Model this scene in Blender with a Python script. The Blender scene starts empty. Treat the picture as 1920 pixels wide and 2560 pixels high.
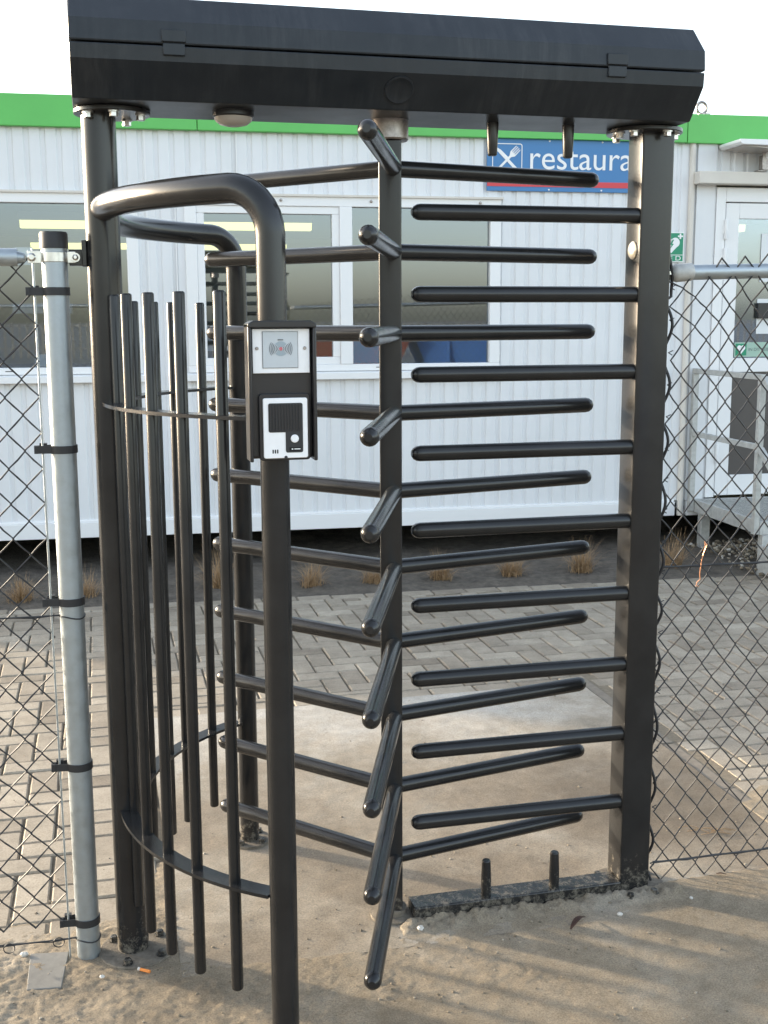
import bpy, math, random
from mathutils import Vector, Matrix, noise
R = math.radians
random.seed(7)
sc = bpy.context.scene
COL = sc.collection

# ------------------------------------------------------------------ camera
cam_d = bpy.data.cameras.new('camera')
cam = bpy.data.objects.new('camera', cam_d)
COL.objects.link(cam)
cam.location = (-0.7441, -2.956, 1.6684)
cam.rotation_euler = (1.4056, 0.0042, -0.2411)
cam_d.sensor_fit = 'VERTICAL'
cam_d.sensor_height = 24.0
cam_d.lens = 2896.5 / 2560 * 24.0
cam_d.clip_end = 2000
sc.camera = cam

# ------------------------------------------------------------------ light
SUN_EL, SUN_AZ = 11.5, 141.5            # degrees; azimuth counter-clockwise from +X
sun_dir = Vector((math.cos(R(SUN_AZ)) * math.cos(R(SUN_EL)), math.sin(R(SUN_AZ)) * math.cos(R(SUN_EL)), math.sin(R(SUN_EL))))
world = bpy.data.worlds.new('World')
sc.world = world
world.use_nodes = True
wn = world.node_tree
wn.nodes.clear()
sky = wn.nodes.new('ShaderNodeTexSky')
sky.sky_type = 'NISHITA'
sky.sun_disc = False
sky.sun_elevation = R(SUN_EL)
sky.sun_rotation = R(90 - SUN_AZ)
sky.air_density = 1.0
sky.dust_density = 2.0
sky.ozone_density = 1.0
bg = wn.nodes.new('ShaderNodeBackground')
bg.inputs['Strength'].default_value = 0.15
wo = wn.nodes.new('ShaderNodeOutputWorld')
veil = wn.nodes.new('ShaderNodeHueSaturation')        # thin high haze: the sky is pale all over
veil.inputs['Saturation'].default_value = 0.62
veil.inputs['Value'].default_value = 1.25
wn.links.new(sky.outputs[0], veil.inputs['Color'])
wn.links.new(veil.outputs[0], bg.inputs['Color'])
wn.links.new(bg.outputs[0], wo.inputs['Surface'])
sun_d = bpy.data.lights.new('sun', 'SUN')
sun_d.energy = 2.3
sun_d.angle = R(1.7)
sun_d.color = (1.0, 0.84, 0.62)
sun = bpy.data.objects.new('sun', sun_d)
COL.objects.link(sun)
sun.rotation_euler = sun_dir.to_track_quat('Z', 'Y').to_euler()
sc.view_settings.view_transform = 'Standard'
sc.view_settings.look = 'None'
sc.view_settings.exposure = 1.93
sc.view_settings.gamma = 1.0

# ------------------------------------------------------------------ materials
def mat(name, col, rough=0.5, metal=0.0, spec=None, vary=0.0, vscale=8.0, bump=0.0, bscale=200.0, bdist=0.001, rvary=0.0, coat=0.0):
    m = bpy.data.materials.new(name)
    m.use_nodes = True
    nt = m.node_tree
    b = nt.nodes['Principled BSDF']
    b.inputs['Base Color'].default_value = (*col, 1)
    b.inputs['Roughness'].default_value = rough
    b.inputs['Metallic'].default_value = metal
    if spec is not None: b.inputs['Specular IOR Level'].default_value = spec
    if coat:
        b.inputs['Coat Weight'].default_value = coat
        b.inputs['Coat Roughness'].default_value = 0.15
    tc = nt.nodes.new('ShaderNodeTexCoord')
    if vary or rvary:
        n = nt.nodes.new('ShaderNodeTexNoise')
        n.inputs['Scale'].default_value = vscale
        n.inputs['Detail'].default_value = 6
        n.inputs['Roughness'].default_value = 0.65
        nt.links.new(tc.outputs['Object'], n.inputs['Vector'])
        if vary:
            r = nt.nodes.new('ShaderNodeValToRGB')
            r.color_ramp.elements[0].position = 0.3
            r.color_ramp.elements[1].position = 0.7
            r.color_ramp.elements[0].color = (*[c * (1 - vary) for c in col], 1)
            r.color_ramp.elements[1].color = (*[min(1, c * (1 + vary)) for c in col], 1)
            nt.links.new(n.outputs[0], r.inputs[0])
            nt.links.new(r.outputs[0], b.inputs['Base Color'])
        if rvary:
            mr = nt.nodes.new('ShaderNodeMapRange')
            mr.inputs[1].default_value = 0.3
            mr.inputs[2].default_value = 0.7
            mr.inputs[3].default_value = max(0.02, rough - rvary)
            mr.inputs[4].default_value = min(1, rough + rvary)
            nt.links.new(n.outputs[0], mr.inputs[0])
            nt.links.new(mr.outputs[0], b.inputs['Roughness'])
    if bump:
        n2 = nt.nodes.new('ShaderNodeTexNoise')
        n2.inputs['Scale'].default_value = bscale
        n2.inputs['Detail'].default_value = 3
        nt.links.new(tc.outputs['Object'], n2.inputs['Vector'])
        bp = nt.nodes.new('ShaderNodeBump')
        bp.inputs['Strength'].default_value = bump
        bp.inputs['Distance'].default_value = bdist
        nt.links.new(n2.outputs[0], bp.inputs['Height'])
        nt.links.new(bp.outputs[0], b.inputs['Normal'])
    return m

def node(nt, t, **kw):
    n = nt.nodes.new(t)
    for k, v in kw.items():
        if k.startswith('i_'): n.inputs[int(k[2:])].default_value = v
        else: setattr(n, k, v)
    return n

def ramp(nt, src, stops):
    r = nt.nodes.new('ShaderNodeValToRGB')
    el = r.color_ramp.elements
    while len(el) < len(stops): el.new(0.5)
    for e, (p, c) in zip(el, stops):
        e.position = p
        e.color = (*c, 1) if len(c) == 3 else c
    nt.links.new(src, r.inputs[0])
    return r.outputs[0]

def mixc(nt, fac, a, b, mode='MIX'):
    m = nt.nodes.new('ShaderNodeMix')
    m.data_type = 'RGBA'
    m.blend_type = mode
    for s, v in ((0, fac), (6, a), (7, b)):
        if hasattr(v, 'is_output') or isinstance(v, bpy.types.NodeSocket): nt.links.new(v, m.inputs[s])
        else: m.inputs[s].default_value = v if s == 0 else (*v, 1)
    return m.outputs[2]

def noise_out(nt, vec, scale, detail=5, rough=0.6):
    n = nt.nodes.new('ShaderNodeTexNoise')
    n.inputs['Scale'].default_value = scale
    n.inputs['Detail'].default_value = detail
    n.inputs['Roughness'].default_value = rough
    nt.links.new(vec, n.inputs['Vector'])
    return n.outputs[0]

def bump_chain(nt, b, heights):
    prev = None
    for h, s, d in heights:
        bp = nt.nodes.new('ShaderNodeBump')
        bp.inputs['Strength'].default_value = s
        bp.inputs['Distance'].default_value = d
        nt.links.new(h, bp.inputs['Height'])
        if prev is not None: nt.links.new(prev, bp.inputs['Normal'])
        prev = bp.outputs[0]
    nt.links.new(prev, b.inputs['Normal'])

def paint_mat(name, dusty=False, rough=0.22, spec=0.42):
    """black powder-coated steel: orange-peel skin, faint water marks, optional cement splashes near the floor"""
    m = bpy.data.materials.new(name)
    m.use_nodes = True
    nt = m.node_tree
    b = nt.nodes['Principled BSDF']
    tc = nt.nodes.new('ShaderNodeTexCoord')
    geo = nt.nodes.new('ShaderNodeNewGeometry')
    pos = geo.outputs['Position']
    b.inputs['Specular IOR Level'].default_value = spec
    n1 = noise_out(nt, pos, 9, 4, 0.6)
    col = ramp(nt, n1, [(0.3, (0.013, 0.0132, 0.014)), (0.75, (0.021, 0.021, 0.0215))])
    rg = nt.nodes.new('ShaderNodeMapRange')
    for i, v in ((1, 0.3), (2, 0.75), (3, rough - 0.02), (4, rough + 0.05)): rg.inputs[i].default_value = v
    nt.links.new(n1, rg.inputs[0])
    rough_out = rg.outputs[0]
    if spec < 0.4:      # rain-washed dust film on the housing
        col = ramp(nt, n1, [(0.3, (0.013, 0.0165, 0.021)), (0.75, (0.021, 0.025, 0.030))])
        mp = nt.nodes.new('ShaderNodeMapping')
        mp.inputs['Scale'].default_value = (42, 6, 5)
        nt.links.new(pos, mp.inputs[0])
        film = ramp(nt, noise_out(nt, mp.outputs[0], 1.0, 7, 0.7), [(0.42, (0, 0, 0)), (0.72, (0.55, 0.55, 0.55))])
        blot = ramp(nt, noise_out(nt, pos, 5, 6, 0.65), [(0.4, (0, 0, 0)), (0.65, (1, 1, 1))])
        col = mixc(nt, mixc(nt, 1.0, film, blot, 'MULTIPLY'), col, (0.055, 0.058, 0.062))
    if dusty:
        sx = nt.nodes.new('ShaderNodeSeparateXYZ')
        nt.links.new(pos, sx.inputs[0])
        hz = nt.nodes.new('ShaderNodeMapRange')
        for i, v in ((1, 0.0), (2, 0.26), (3, 0.585), (4, 0.21)): hz.inputs[i].default_value = v
        nt.links.new(sx.outputs['Z'], hz.inputs[0])
        sp = noise_out(nt, pos, 38, 9, 0.82)
        lt = node(nt, 'ShaderNodeMath', operation='SUBTRACT')
        nt.links.new(hz.outputs[0], lt.inputs[0])
        nt.links.new(sp, lt.inputs[1])
        msk = node(nt, 'ShaderNodeMath', operation='MULTIPLY', use_clamp=True)
        nt.links.new(lt.outputs[0], msk.inputs[0])
        msk.inputs[1].default_value = 4.0
        col = mixc(nt, msk.outputs[0], col, (0.24, 0.21, 0.165))
        rr = node(nt, 'ShaderNodeMath', operation='MAXIMUM')
        nt.links.new(msk.outputs[0], rr.inputs[0])
        nt.links.new(rough_out, rr.inputs[1])
        rough_out = rr.outputs[0]
    nt.links.new(col, b.inputs['Base Color'])
    nt.links.new(rough_out, b.inputs['Roughness'])
    bump_chain(nt, b, [(noise_out(nt, pos, 380, 2, 0.5), 0.07, 0.0010)])
    return m

BLACK = paint_mat('black_powder_coat')
BLACK_DUSTY = paint_mat('black_powder_coat_splashed', True)
HEADER = paint_mat('black_header_paint', rough=0.33, spec=0.3)
RUBBER = mat('black_rubber', (0.02, 0.02, 0.022), 0.55)
PLASTIC = mat('black_plastic', (0.016, 0.016, 0.018), 0.30)
STEEL = mat('bright_zinc', (0.62, 0.61, 0.58), 0.28, 1.0, vary=0.12, vscale=40)
COLLAR = mat('brushed_collar', (0.34, 0.31, 0.29), 0.42, 1.0, vary=0.3, vscale=60)
GALV = mat('galvanised_steel', (0.38, 0.42, 0.445), 0.48, 0.85, vary=0.10, vscale=35, rvary=0.1, bump=0.12, bscale=160, bdist=0.0006)
GALV_DULL = mat('dull_galvanised', (0.46, 0.46, 0.44), 0.6, 0.35, vary=0.18, vscale=26, bump=0.15, bscale=120, bdist=0.0008)
WIRE = mat('dark_wire', (0.022, 0.022, 0.024), 0.55)
CABLE = mat('cable_black', (0.013, 0.013, 0.016), 0.5)
WHITE = mat('white_frame', (0.80, 0.80, 0.80), 0.35)
BEIGE = mat('beige_lintel', (0.66, 0.62, 0.56), 0.5, vary=0.04)
GREEN = mat('green_fascia_paint', (0.11, 0.47, 0.10), 0.42, vary=0.05, vscale=3)
BLUE = mat('sign_blue', (0.045, 0.19, 0.43), 0.4)
RED = mat('sign_red', (0.62, 0.045, 0.06), 0.4)
SIGNWHITE = mat('sign_white', (0.82, 0.82, 0.82), 0.4)
SAFE_GREEN = mat('safety_green', (0.008, 0.25, 0.13), 0.4)
SILVER = mat('silver_panel', (0.84, 0.84, 0.85), 0.45, 0.0, vary=0.03, vscale=60)
LGREY = mat('light_grey_screen', (0.50, 0.54, 0.57), 0.25, vary=0.03, vscale=30)
MGREY = mat('mid_grey_print', (0.30, 0.36, 0.40), 0.4)
DGREY = mat('dark_grey_print', (0.10, 0.11, 0.12), 0.45)
REDDOT = mat('red_print', (0.55, 0.13, 0.15), 0.4)
LAMP_GLASS = mat('cloudy_lamp_lens', (0.42, 0.38, 0.34), 0.25)
LENS_STEEL = mat('satin_lens', (0.62, 0.55, 0.45), 0.35, 0.8)
INTERIOR = mat('interior_wall', (0.80, 0.80, 0.80), 0.8)
INFLOOR = mat('interior_floor', (0.30, 0.30, 0.30), 0.7)
OLIVE = mat('olive_cabinet', (0.10, 0.095, 0.055), 0.5)
PAPER = mat('paper', (0.74, 0.76, 0.76), 0.7)
CYAN = mat('cyan_paper', (0.10, 0.50, 0.62), 0.7)
STRAW = mat('dry_grass', (0.34, 0.22, 0.115), 0.75, vary=0.35, vscale=30)
LEAF = mat('dead_leaf', (0.055, 0.022, 0.012), 0.6, vary=0.6, vscale=60)
ORANGE = mat('orange_filter', (0.72, 0.24, 0.05), 0.7, vary=0.2, vscale=300)
COPPER = mat('copper_wire', (0.75, 0.36, 0.20), 0.35, 0.8)
SHADOW_GAP = mat('black_void', (0.008, 0.008, 0.008), 0.9)
TILE = mat('grey_tile', (0.185, 0.178, 0.162), 0.8, vary=0.15, vscale=40, bump=0.3, bscale=300, bdist=0.001)
WHITEBIT = mat('white_scrap', (0.55, 0.53, 0.49), 0.8)
CARTON_RED = mat('red_carton', (0.42, 0.06, 0.05), 0.6)
CARTON_TEAL = mat('teal_carton', (0.12, 0.28, 0.30), 0.6)

def lamp_mat(name, col, strength):
    m = bpy.data.materials.new(name)
    m.use_nodes = True
    nt = m.node_tree
    nt.nodes.clear()
    e = nt.nodes.new('ShaderNodeEmission')
    e.inputs[0].default_value = (*col, 1)
    e.inputs[1].default_value = strength
    o = nt.nodes.new('ShaderNodeOutputMaterial')
    nt.links.new(e.outputs[0], o.inputs[0])
    return m
TUBE_LIGHT = lamp_mat('fluorescent_glow', (1.0, 0.92, 0.32), 0.42)

def glass_mat(name, refl=0.16, tint=(0.74, 0.80, 0.86)):
    m = bpy.data.materials.new(name)
    m.use_nodes = True
    nt = m.node_tree
    nt.nodes.clear()
    lw = nt.nodes.new('ShaderNodeFresnel')
    lw.inputs['IOR'].default_value = 1.55
    ad = node(nt, 'ShaderNodeMath', operation='ADD', use_clamp=True)
    nt.links.new(lw.outputs[0], ad.inputs[0])
    ad.inputs[1].default_value = refl
    tr = nt.nodes.new('ShaderNodeBsdfTransparent')
    tr.inputs[0].default_value = (*tint, 1)
    gl = nt.nodes.new('ShaderNodeBsdfGlossy')
    gl.inputs['Roughness'].default_value = 0.015
    gl.inputs['Color'].default_value = (0.76, 0.86, 1.0, 1)
    mx = nt.nodes.new('ShaderNodeMixShader')
    nt.links.new(ad.outputs[0], mx.inputs[0])
    nt.links.new(tr.outputs[0], mx.inputs[1])
    nt.links.new(gl.outputs[0], mx.inputs[2])
    o = nt.nodes.new('ShaderNodeOutputMaterial')
    nt.links.new(mx.outputs[0], o.inputs[0])
    return m
GLASS = glass_mat('window_glass', 0.15)

def wall_mat():
    m = bpy.data.materials.new('white_corrugated_sheet')
    m.use_nodes = True
    nt = m.node_tree
    b = nt.nodes['Principled BSDF']
    tc = nt.nodes.new('ShaderNodeTexCoord')
    mp = nt.nodes.new('ShaderNodeMapping')
    mp.inputs['Scale'].default_value = (14, 14, 0.8)
    nt.links.new(tc.outputs['Object'], mp.inputs[0])
    streak = noise_out(nt, mp.outputs[0], 1.0, 5, 0.6)
    blot = noise_out(nt, tc.outputs['Object'], 2.2, 5, 0.6)
    c1 = ramp(nt, streak, [(0.3, (0.735, 0.745, 0.765)), (0.7, (0.76, 0.77, 0.785))])
    c2 = ramp(nt, blot, [(0.3, (0.93, 0.93, 0.92)), (0.7, (1, 1, 1))])
    nt.links.new(mixc(nt, 1.0, c1, c2, 'MULTIPLY'), b.inputs['Base Color'])
    b.inputs['Roughness'].default_value = 0.42
    return m
WALL = wall_mat()

def sand_mat():
    m = bpy.data.materials.new('sandy_ground')
    m.use_nodes = True
    nt = m.node_tree
    b = nt.nodes['Principled BSDF']
    tc = nt.nodes.new('ShaderNodeTexCoord')
    v = tc.outputs['Object']
    big = noise_out(nt, v, 2.3, 6, 0.6)
    mid = noise_out(nt, v, 17, 6, 0.7)
    fine = noise_out(nt, v, 210, 5, 0.85)
    c = ramp(nt, big, [(0.33, (0.225, 0.184, 0.133)), (0.55, (0.295, 0.247, 0.184)), (0.72, (0.325, 0.288, 0.235))])
    c = mixc(nt, 0.55, c, ramp(nt, mid, [(0.3, (0.55, 0.53, 0.5)), (0.7, (1.15, 1.15, 1.15))]), 'MULTIPLY')
    c = mixc(nt, 0.65, c, ramp(nt, fine, [(0.36, (0.42, 0.40, 0.38)), (0.5, (1.0, 1.0, 1.0)), (0.66, (1.55, 1.5, 1.42))]), 'MULTIPLY')
    nt.links.new(c, b.inputs['Base Color'])
    b.inputs['Roughness'].default_value = 0.95
    b.inputs['Specular IOR Level'].default_value = 0.2
    bump_chain(nt, b, [(noise_out(nt, v, 45, 7, 0.8), 0.32, 0.010), (fine, 0.55, 0.003)])
    return m
SAND = sand_mat()

def slab_mat():
    m = bpy.data.materials.new('concrete_slab')
    m.use_nodes = True
    nt = m.node_tree
    b = nt.nodes['Principled BSDF']
    tc = nt.nodes.new('ShaderNodeTexCoord')
    v = tc.outputs['Object']
    sx = nt.nodes.new('ShaderNodeSeparateXYZ')
    nt.links.new(v, sx.inputs[0])
    big = noise_out(nt, v, 1.9, 7, 0.62)
    # drifted sand lies thicker toward the gate side, bare cement shows along the far edge
    g = nt.nodes.new('ShaderNodeMapRange')
    for i, x in ((1, 0.9), (2, 1.9), (3, -0.10), (4, 0.22)): g.inputs[i].default_value = x
    nt.links.new(sx.outputs['Y'], g.inputs[0])
    ad = node(nt, 'ShaderNodeMath', operation='ADD')
    nt.links.new(big, ad.inputs[0])
    nt.links.new(g.outputs[0], ad.inputs[1])
    c = ramp(nt, ad.outputs[0], [(0.34, (0.225, 0.185, 0.138)), (0.48, (0.31, 0.27, 0.215)), (0.57, (0.39, 0.35, 0.295)), (0.76, (0.46, 0.435, 0.395))])
    # old damp stain of oily dirt behind the right post
    ds = node(nt, 'ShaderNodeVectorMath', operation='DISTANCE')
    nt.links.new(v, ds.inputs[0])
    ds.inputs[1].default_value = (1.10, 0.62, 0.0)
    da = node(nt, 'ShaderNodeMath', operation='MULTIPLY_ADD')
    nt.links.new(noise_out(nt, v, 5, 5, 0.6), da.inputs[0])
    da.inputs[1].default_value = 0.5
    nt.links.new(ds.outputs['Value'], da.inputs[2])
    c = mixc(nt, ramp(nt, da.outputs[0], [(0.50, (0.72, 0.72, 0.72)), (0.82, (0, 0, 0))]), c, (0.10, 0.078, 0.055))
    fine = noise_out(nt, v, 190, 5, 0.85)
    mid = noise_out(nt, v, 14, 6, 0.7)
    c = mixc(nt, 0.5, c, ramp(nt, mid, [(0.3, (0.6, 0.58, 0.55)), (0.65, (1.1, 1.1, 1.1))]), 'MULTIPLY')
    c = mixc(nt, 0.8, c, ramp(nt, fine, [(0.36, (0.5, 0.48, 0.45)), (0.5, (1, 1, 1)), (0.66, (1.4, 1.37, 1.3))]), 'MULTIPLY')
    nt.links.new(c, b.inputs['Base Color'])
    b.inputs['Roughness'].default_value = 0.9
    bump_chain(nt, b, [(noise_out(nt, v, 30, 6, 0.72), 0.25, 0.006), (fine, 0.3, 0.002)])
    return m
SLAB = slab_mat()

def paver_mat():
    m = bpy.data.materials.new('grey_pavers')
    m.use_nodes = True
    nt = m.node_tree
    b = nt.nodes['Principled BSDF']
    at = nt.nodes.new('ShaderNodeAttribute')
    at.attribute_name = 'tint'
    tc = nt.nodes.new('ShaderNodeTexCoord')
    v = tc.outputs['Object']
    c = ramp(nt, at.outputs['Fac'], [(0.0, (0.245, 0.205, 0.158)), (0.5, (0.335, 0.288, 0.228)), (1.0, (0.41, 0.358, 0.288))])
    fine = noise_out(nt, v, 150, 6, 0.85)
    mid = noise_out(nt, v, 6, 7, 0.75)
    c = mixc(nt, 0.55, c, ramp(nt, mid, [(0.32, (0.45, 0.43, 0.40)), (0.62, (1.12, 1.11, 1.09))]), 'MULTIPLY')
    c = mixc(nt, 0.6, c, ramp(nt, fine, [(0.36, (0.5, 0.48, 0.45)), (0.5, (1, 1, 1)), (0.66, (1.35, 1.33, 1.3))]), 'MULTIPLY')
    nt.links.new(c, b.inputs['Base Color'])
    b.inputs['Roughness'].default_value = 0.88
    bump_chain(nt, b, [(noise_out(nt, v, 40, 5, 0.7), 0.25, 0.004), (fine, 0.4, 0.002)])
    return m
PAVER = paver_mat()
JOINT = mat('joint_sand', (0.19, 0.155, 0.11), 0.95, vary=0.25, vscale=60, bump=0.5, bscale=200, bdist=0.003)
SOIL = mat('dark_soil', (0.105, 0.088, 0.070), 0.95, vary=0.45, vscale=14, bump=0.8, bscale=60, bdist=0.012)
KERB = mat('kerb_concrete', (0.20, 0.17, 0.135), 0.85, vary=0.2, vscale=20, bump=0.3, bscale=220, bdist=0.002)

def stones_mat():
    m = bpy.data.materials.new('pebble_mix')
    m.use_nodes = True
    nt = m.node_tree
    b = nt.nodes['Principled BSDF']
    at = nt.nodes.new('ShaderNodeAttribute')
    at.attribute_name = 'tint'
    c = ramp(nt, at.outputs['Fac'], [(0.0, (0.10, 0.085, 0.06)), (0.45, (0.24, 0.19, 0.13)), (0.75, (0.36, 0.31, 0.24)), (1.0, (0.52, 0.50, 0.46))])
    nt.links.new(c, b.inputs['Base Color'])
    b.inputs['Roughness'].default_value = 0.75
    return m
STONES = stones_mat()

# ------------------------------------------------------------------ mesh helpers
class MB:
    def __init__(s): s.v = []; s.f = []; s.t = []
    def add(s, vs, fs, tint=None):
        o = len(s.v)
        s.v += [Vector(p) for p in vs]
        s.f += [[i + o for i in f] for f in fs]
        s.t += [tint if tint is not None else 0.5] * len(vs)
        return s
    def box(s, x0, x1, y0, y1, z0, z1, tint=None):
        v = [(x, y, z) for z in (z0, z1) for y in (y0, y1) for x in (x0, x1)]
        return s.add(v, [(0, 2, 3, 1), (4, 5, 7, 6), (0, 1, 5, 4), (2, 6, 7, 3), (0, 4, 6, 2), (1, 3, 7, 5)], tint)
    def prism(s, poly, axis, a, b):
        """extrude a 2-D polygon along an axis; axis 0: poly=(y,z), 1: (x,z), 2: (x,y)"""
        def P(q, t):
            return (t, q[0], q[1]) if axis == 0 else ((q[0], t, q[1]) if axis == 1 else (q[0], q[1], t))
        n = len(poly)
        v = [P(q, a) for q in poly] + [P(q, b) for q in poly]
        f = [(i, (i + 1) % n, (i + 1) % n + n, i + n) for i in range(n)] + [tuple(range(n))[::-1], tuple(range(n, 2 * n))]
        return s.add(v, f)
    def tube(s, path, r, n=12, caps=('flat', 'flat'), closed=False):
        """swept tube; r is a number or a list; caps flat / dome / soft / none"""
        path = [Vector(p) for p in path]
        rr = list(r) if isinstance(r, (list, tuple)) else [r] * len(path)
        tang = []
        for i in range(len(path)):
            if closed: d = path[(i + 1) % len(path)] - path[i - 1]
            elif i == 0: d = path[1] - path[0]
            elif i == len(path) - 1: d = path[-1] - path[-2]
            else: d = (path[i + 1] - path[i]).normalized() + (path[i] - path[i - 1]).normalized()
            tang.append(d.normalized())
        def extend(p, d, rad, kind):
            out = []
            if kind == 'dome': out = [(rad * math.sin(a) * 0.75, rad * math.cos(a)) for a in (0.4, 0.8, 1.15, 1.4)]
            elif kind == 'soft': out = [(0.0022, rad - 0.0006), (0.0045, rad - 0.003)]
            elif kind == 'cap': out = [(0.004, rad * 1.0), (0.014, rad * 0.93), (0.022, rad * 0.72), (0.027, rad * 0.4)]
            elif kind == 'ball': out = [(0.0005, rad * 1.05), (0.010, rad * 1.08), (0.018, rad * 0.99), (0.026, rad * 0.75), (0.031, rad * 0.4)]
            return [(p + d * a, q) for a, q in out]
        pre = [(q, w, tang[0]) for q, w in extend(path[0], -tang[0], rr[0], caps[0])][::-1]
        post = [(q, w, tang[-1]) for q, w in extend(path[-1], tang[-1], rr[-1], caps[1])]
        rings = pre + list(zip(path, rr, tang)) + post
        up = Vector((0, 0, 1)) if abs(tang[0].z) < 0.9 else Vector((1, 0, 0))
        a = tang[0].cross(up).normalized()
        vs = []
        for p, w, d in rings:
            a = (a - d * a.dot(d)).normalized()
            c = d.cross(a)
            vs += [p + (a * math.cos(2 * math.pi * k / n) + c * math.sin(2 * math.pi * k / n)) * w for k in range(n)]
        m = len(rings)
        fs = []
        for i in range(m if closed else m - 1):
            for k in range(n):
                i2 = (i + 1) % m
                fs.append((i * n + k, i * n + (k + 1) % n, i2 * n + (k + 1) % n, i2 * n + k))
        if not closed:
            if caps[0] != 'none': fs.append(tuple(range(n))[::-1])
            if caps[1] != 'none': fs.append(tuple(range((m - 1) * n, m * n)))
        return s.add(vs, fs)
    def lathe(s, prof, c, n=24, axis='z'):
        """prof: list of (radius, height) turned round an axis through c"""
        vs = []
        for r, h in prof:
            for k in range(n):
                t = 2 * math.pi * k / n
                x, y = r * math.cos(t), r * math.sin(t)
                q = (x, y, h) if axis == 'z' else ((x, h, y) if axis == 'y' else (h, x, y))
                vs.append((c[0] + q[0], c[1] + q[1], c[2] + q[2]))
        fs = []
        for i in range(len(prof) - 1):
            for k in range(n):
                fs.append((i * n + k, i * n + (k + 1) % n, (i + 1) * n + (k + 1) % n, (i + 1) * n + k))
        fs.append(tuple(range(n))[::-1])
        fs.append(tuple(range((len(prof) - 1) * n, len(prof) * n)))
        return s.add(vs, fs)
    def build(s, name, m, parent=None, smooth=35, bevel=0, local=False, tint=False):
        me = bpy.data.meshes.new(name)
        vs = s.v
        if parent is not None and not local:
            inv = WM[parent.name].inverted()
            vs = [inv @ p for p in vs]
        me.from_pydata([tuple(p) for p in vs], [], s.f)
        me.materials.append(m)
        if smooth:
            for p in me.polygons: p.use_smooth = True
            me.set_sharp_from_angle(angle=R(smooth))
        if tint:
            at = me.attributes.new('tint', 'FLOAT', 'POINT')
            at.data.foreach_set('value', s.t)
        import bmesh
        b = bmesh.new(); b.from_mesh(me)
        bmesh.ops.recalc_face_normals(b, faces=b.faces)
        b.to_mesh(me); b.free()
        me.update()
        o = bpy.data.objects.new(name, me)
        COL.objects.link(o)
        if parent is not None:
            o.parent = parent
            WM[o.name] = WM[parent.name]
        else:
            WM[o.name] = Matrix.Identity(4)
        if bevel:
            md = o.modifiers.new('bevel', 'BEVEL')
            md.width = bevel
            md.segments = 2
            md.limit_method = 'ANGLE'
            md.angle_limit = R(40)
        return o
WM = {}

def tag(o, label=None, cat=None, group=None, kind=None):
    if label: o['label'] = label
    if cat: o['category'] = cat
    if group: o['group'] = group
    if kind: o['kind'] = kind
    return o
def thing(name, label, cat, loc=(0, 0, 0), rz=0.0, group=None):
    o = bpy.data.objects.new(name, None)
    o.empty_display_size = 0.1
    o.location = loc
    o.rotation_euler = (0, 0, rz)
    COL.objects.link(o)
    WM[o.name] = Matrix.Translation(loc) @ Matrix.Rotation(rz, 4, 'Z')
    return tag(o, label, cat, group)
def solo(mb, name, m, loc, label, cat, group=None, **kw):
    """one-mesh thing with its origin at its base"""
    off = Vector(loc)
    mb.v = [p - off for p in mb.v]
    o = mb.build(name, m, None, **kw)
    o.location = loc
    return tag(o, label, cat, group)
def copy_tree(o, parent=None):
    c = o.copy()
    COL.objects.link(c)
    c.parent = parent
    for ch in [x for x in o.children]:
        copy_tree(ch, c)
    return c
def text_mesh(mb, body, size, fn, depth=0.0):
    """flat lettering; fn maps text-plane (x, y) to a 3-D point"""
    cu = bpy.data.curves.new('lettering', 'FONT')
    cu.body = body
    cu.size = size
    cu.fill_mode = 'FRONT'
    ob = bpy.data.objects.new('lettering', cu)
    COL.objects.link(ob)
    dg = bpy.context.evaluated_depsgraph_get()
    me = bpy.data.meshes.new_from_object(ob.evaluated_get(dg))
    w = max([v.co.x for v in me.vertices] + [0.001])
    mb.add([fn(v.co.x, v.co.y, w) for v in me.vertices], [list(p.vertices) for p in me.polygons])
    COL.objects.unlink(ob)
    bpy.data.objects.remove(ob)
    bpy.data.meshes.remove(me)
    return w
def disc(mb, c, r, y, n=24, hole=0.0, a0=0, a1=360):
    """flat disc or ring sector facing -Y at height c=(x,z)"""
    k = max(3, int(n * (a1 - a0) / 360))
    A = [R(a0 + (a1 - a0) * i / k) for i in range(k + 1)]
    if hole > 0:
        vs = [(c[0] + r * math.cos(t), y, c[1] + r * math.sin(t)) for t in A] + [(c[0] + hole * math.cos(t), y, c[1] + hole * math.sin(t)) for t in A]
        return mb.add(vs, [(i, i + 1, i + 1 + k + 1, i + k + 1) for i in range(k)])
    vs = [(c[0] + r * math.cos(t), y, c[1] + r * math.sin(t)) for t in A[:-1]]
    return mb.add(vs, [tuple(range(k))])
def rrect(x0, x1, z0, z1, r, n=5):
    out = []
    for cx, cz, a in ((x1 - r, z1 - r, 0), (x0 + r, z1 - r, 90), (x0 + r, z0 + r, 180), (x1 - r, z0 + r, 270)):
        out += [(cx + r * math.cos(R(a + 90 * i / n)), cz + r * math.sin(R(a + 90 * i / n))) for i in range(n + 1)]
    return out

# ================================================================== SETTING
# far sheet of ground out to the horizon, below every paved surface
g = MB(); g.add([(-600, -600, -0.05), (600, -600, -0.05), (600, 600, -0.05), (-600, 600, -0.05)], [(0, 1, 2, 3)])
tag(g.build('ground', mat('far_yard', (0.20, 0.21, 0.22), 0.9, vary=0.25, vscale=0.4), smooth=0), kind='structure')

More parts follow.
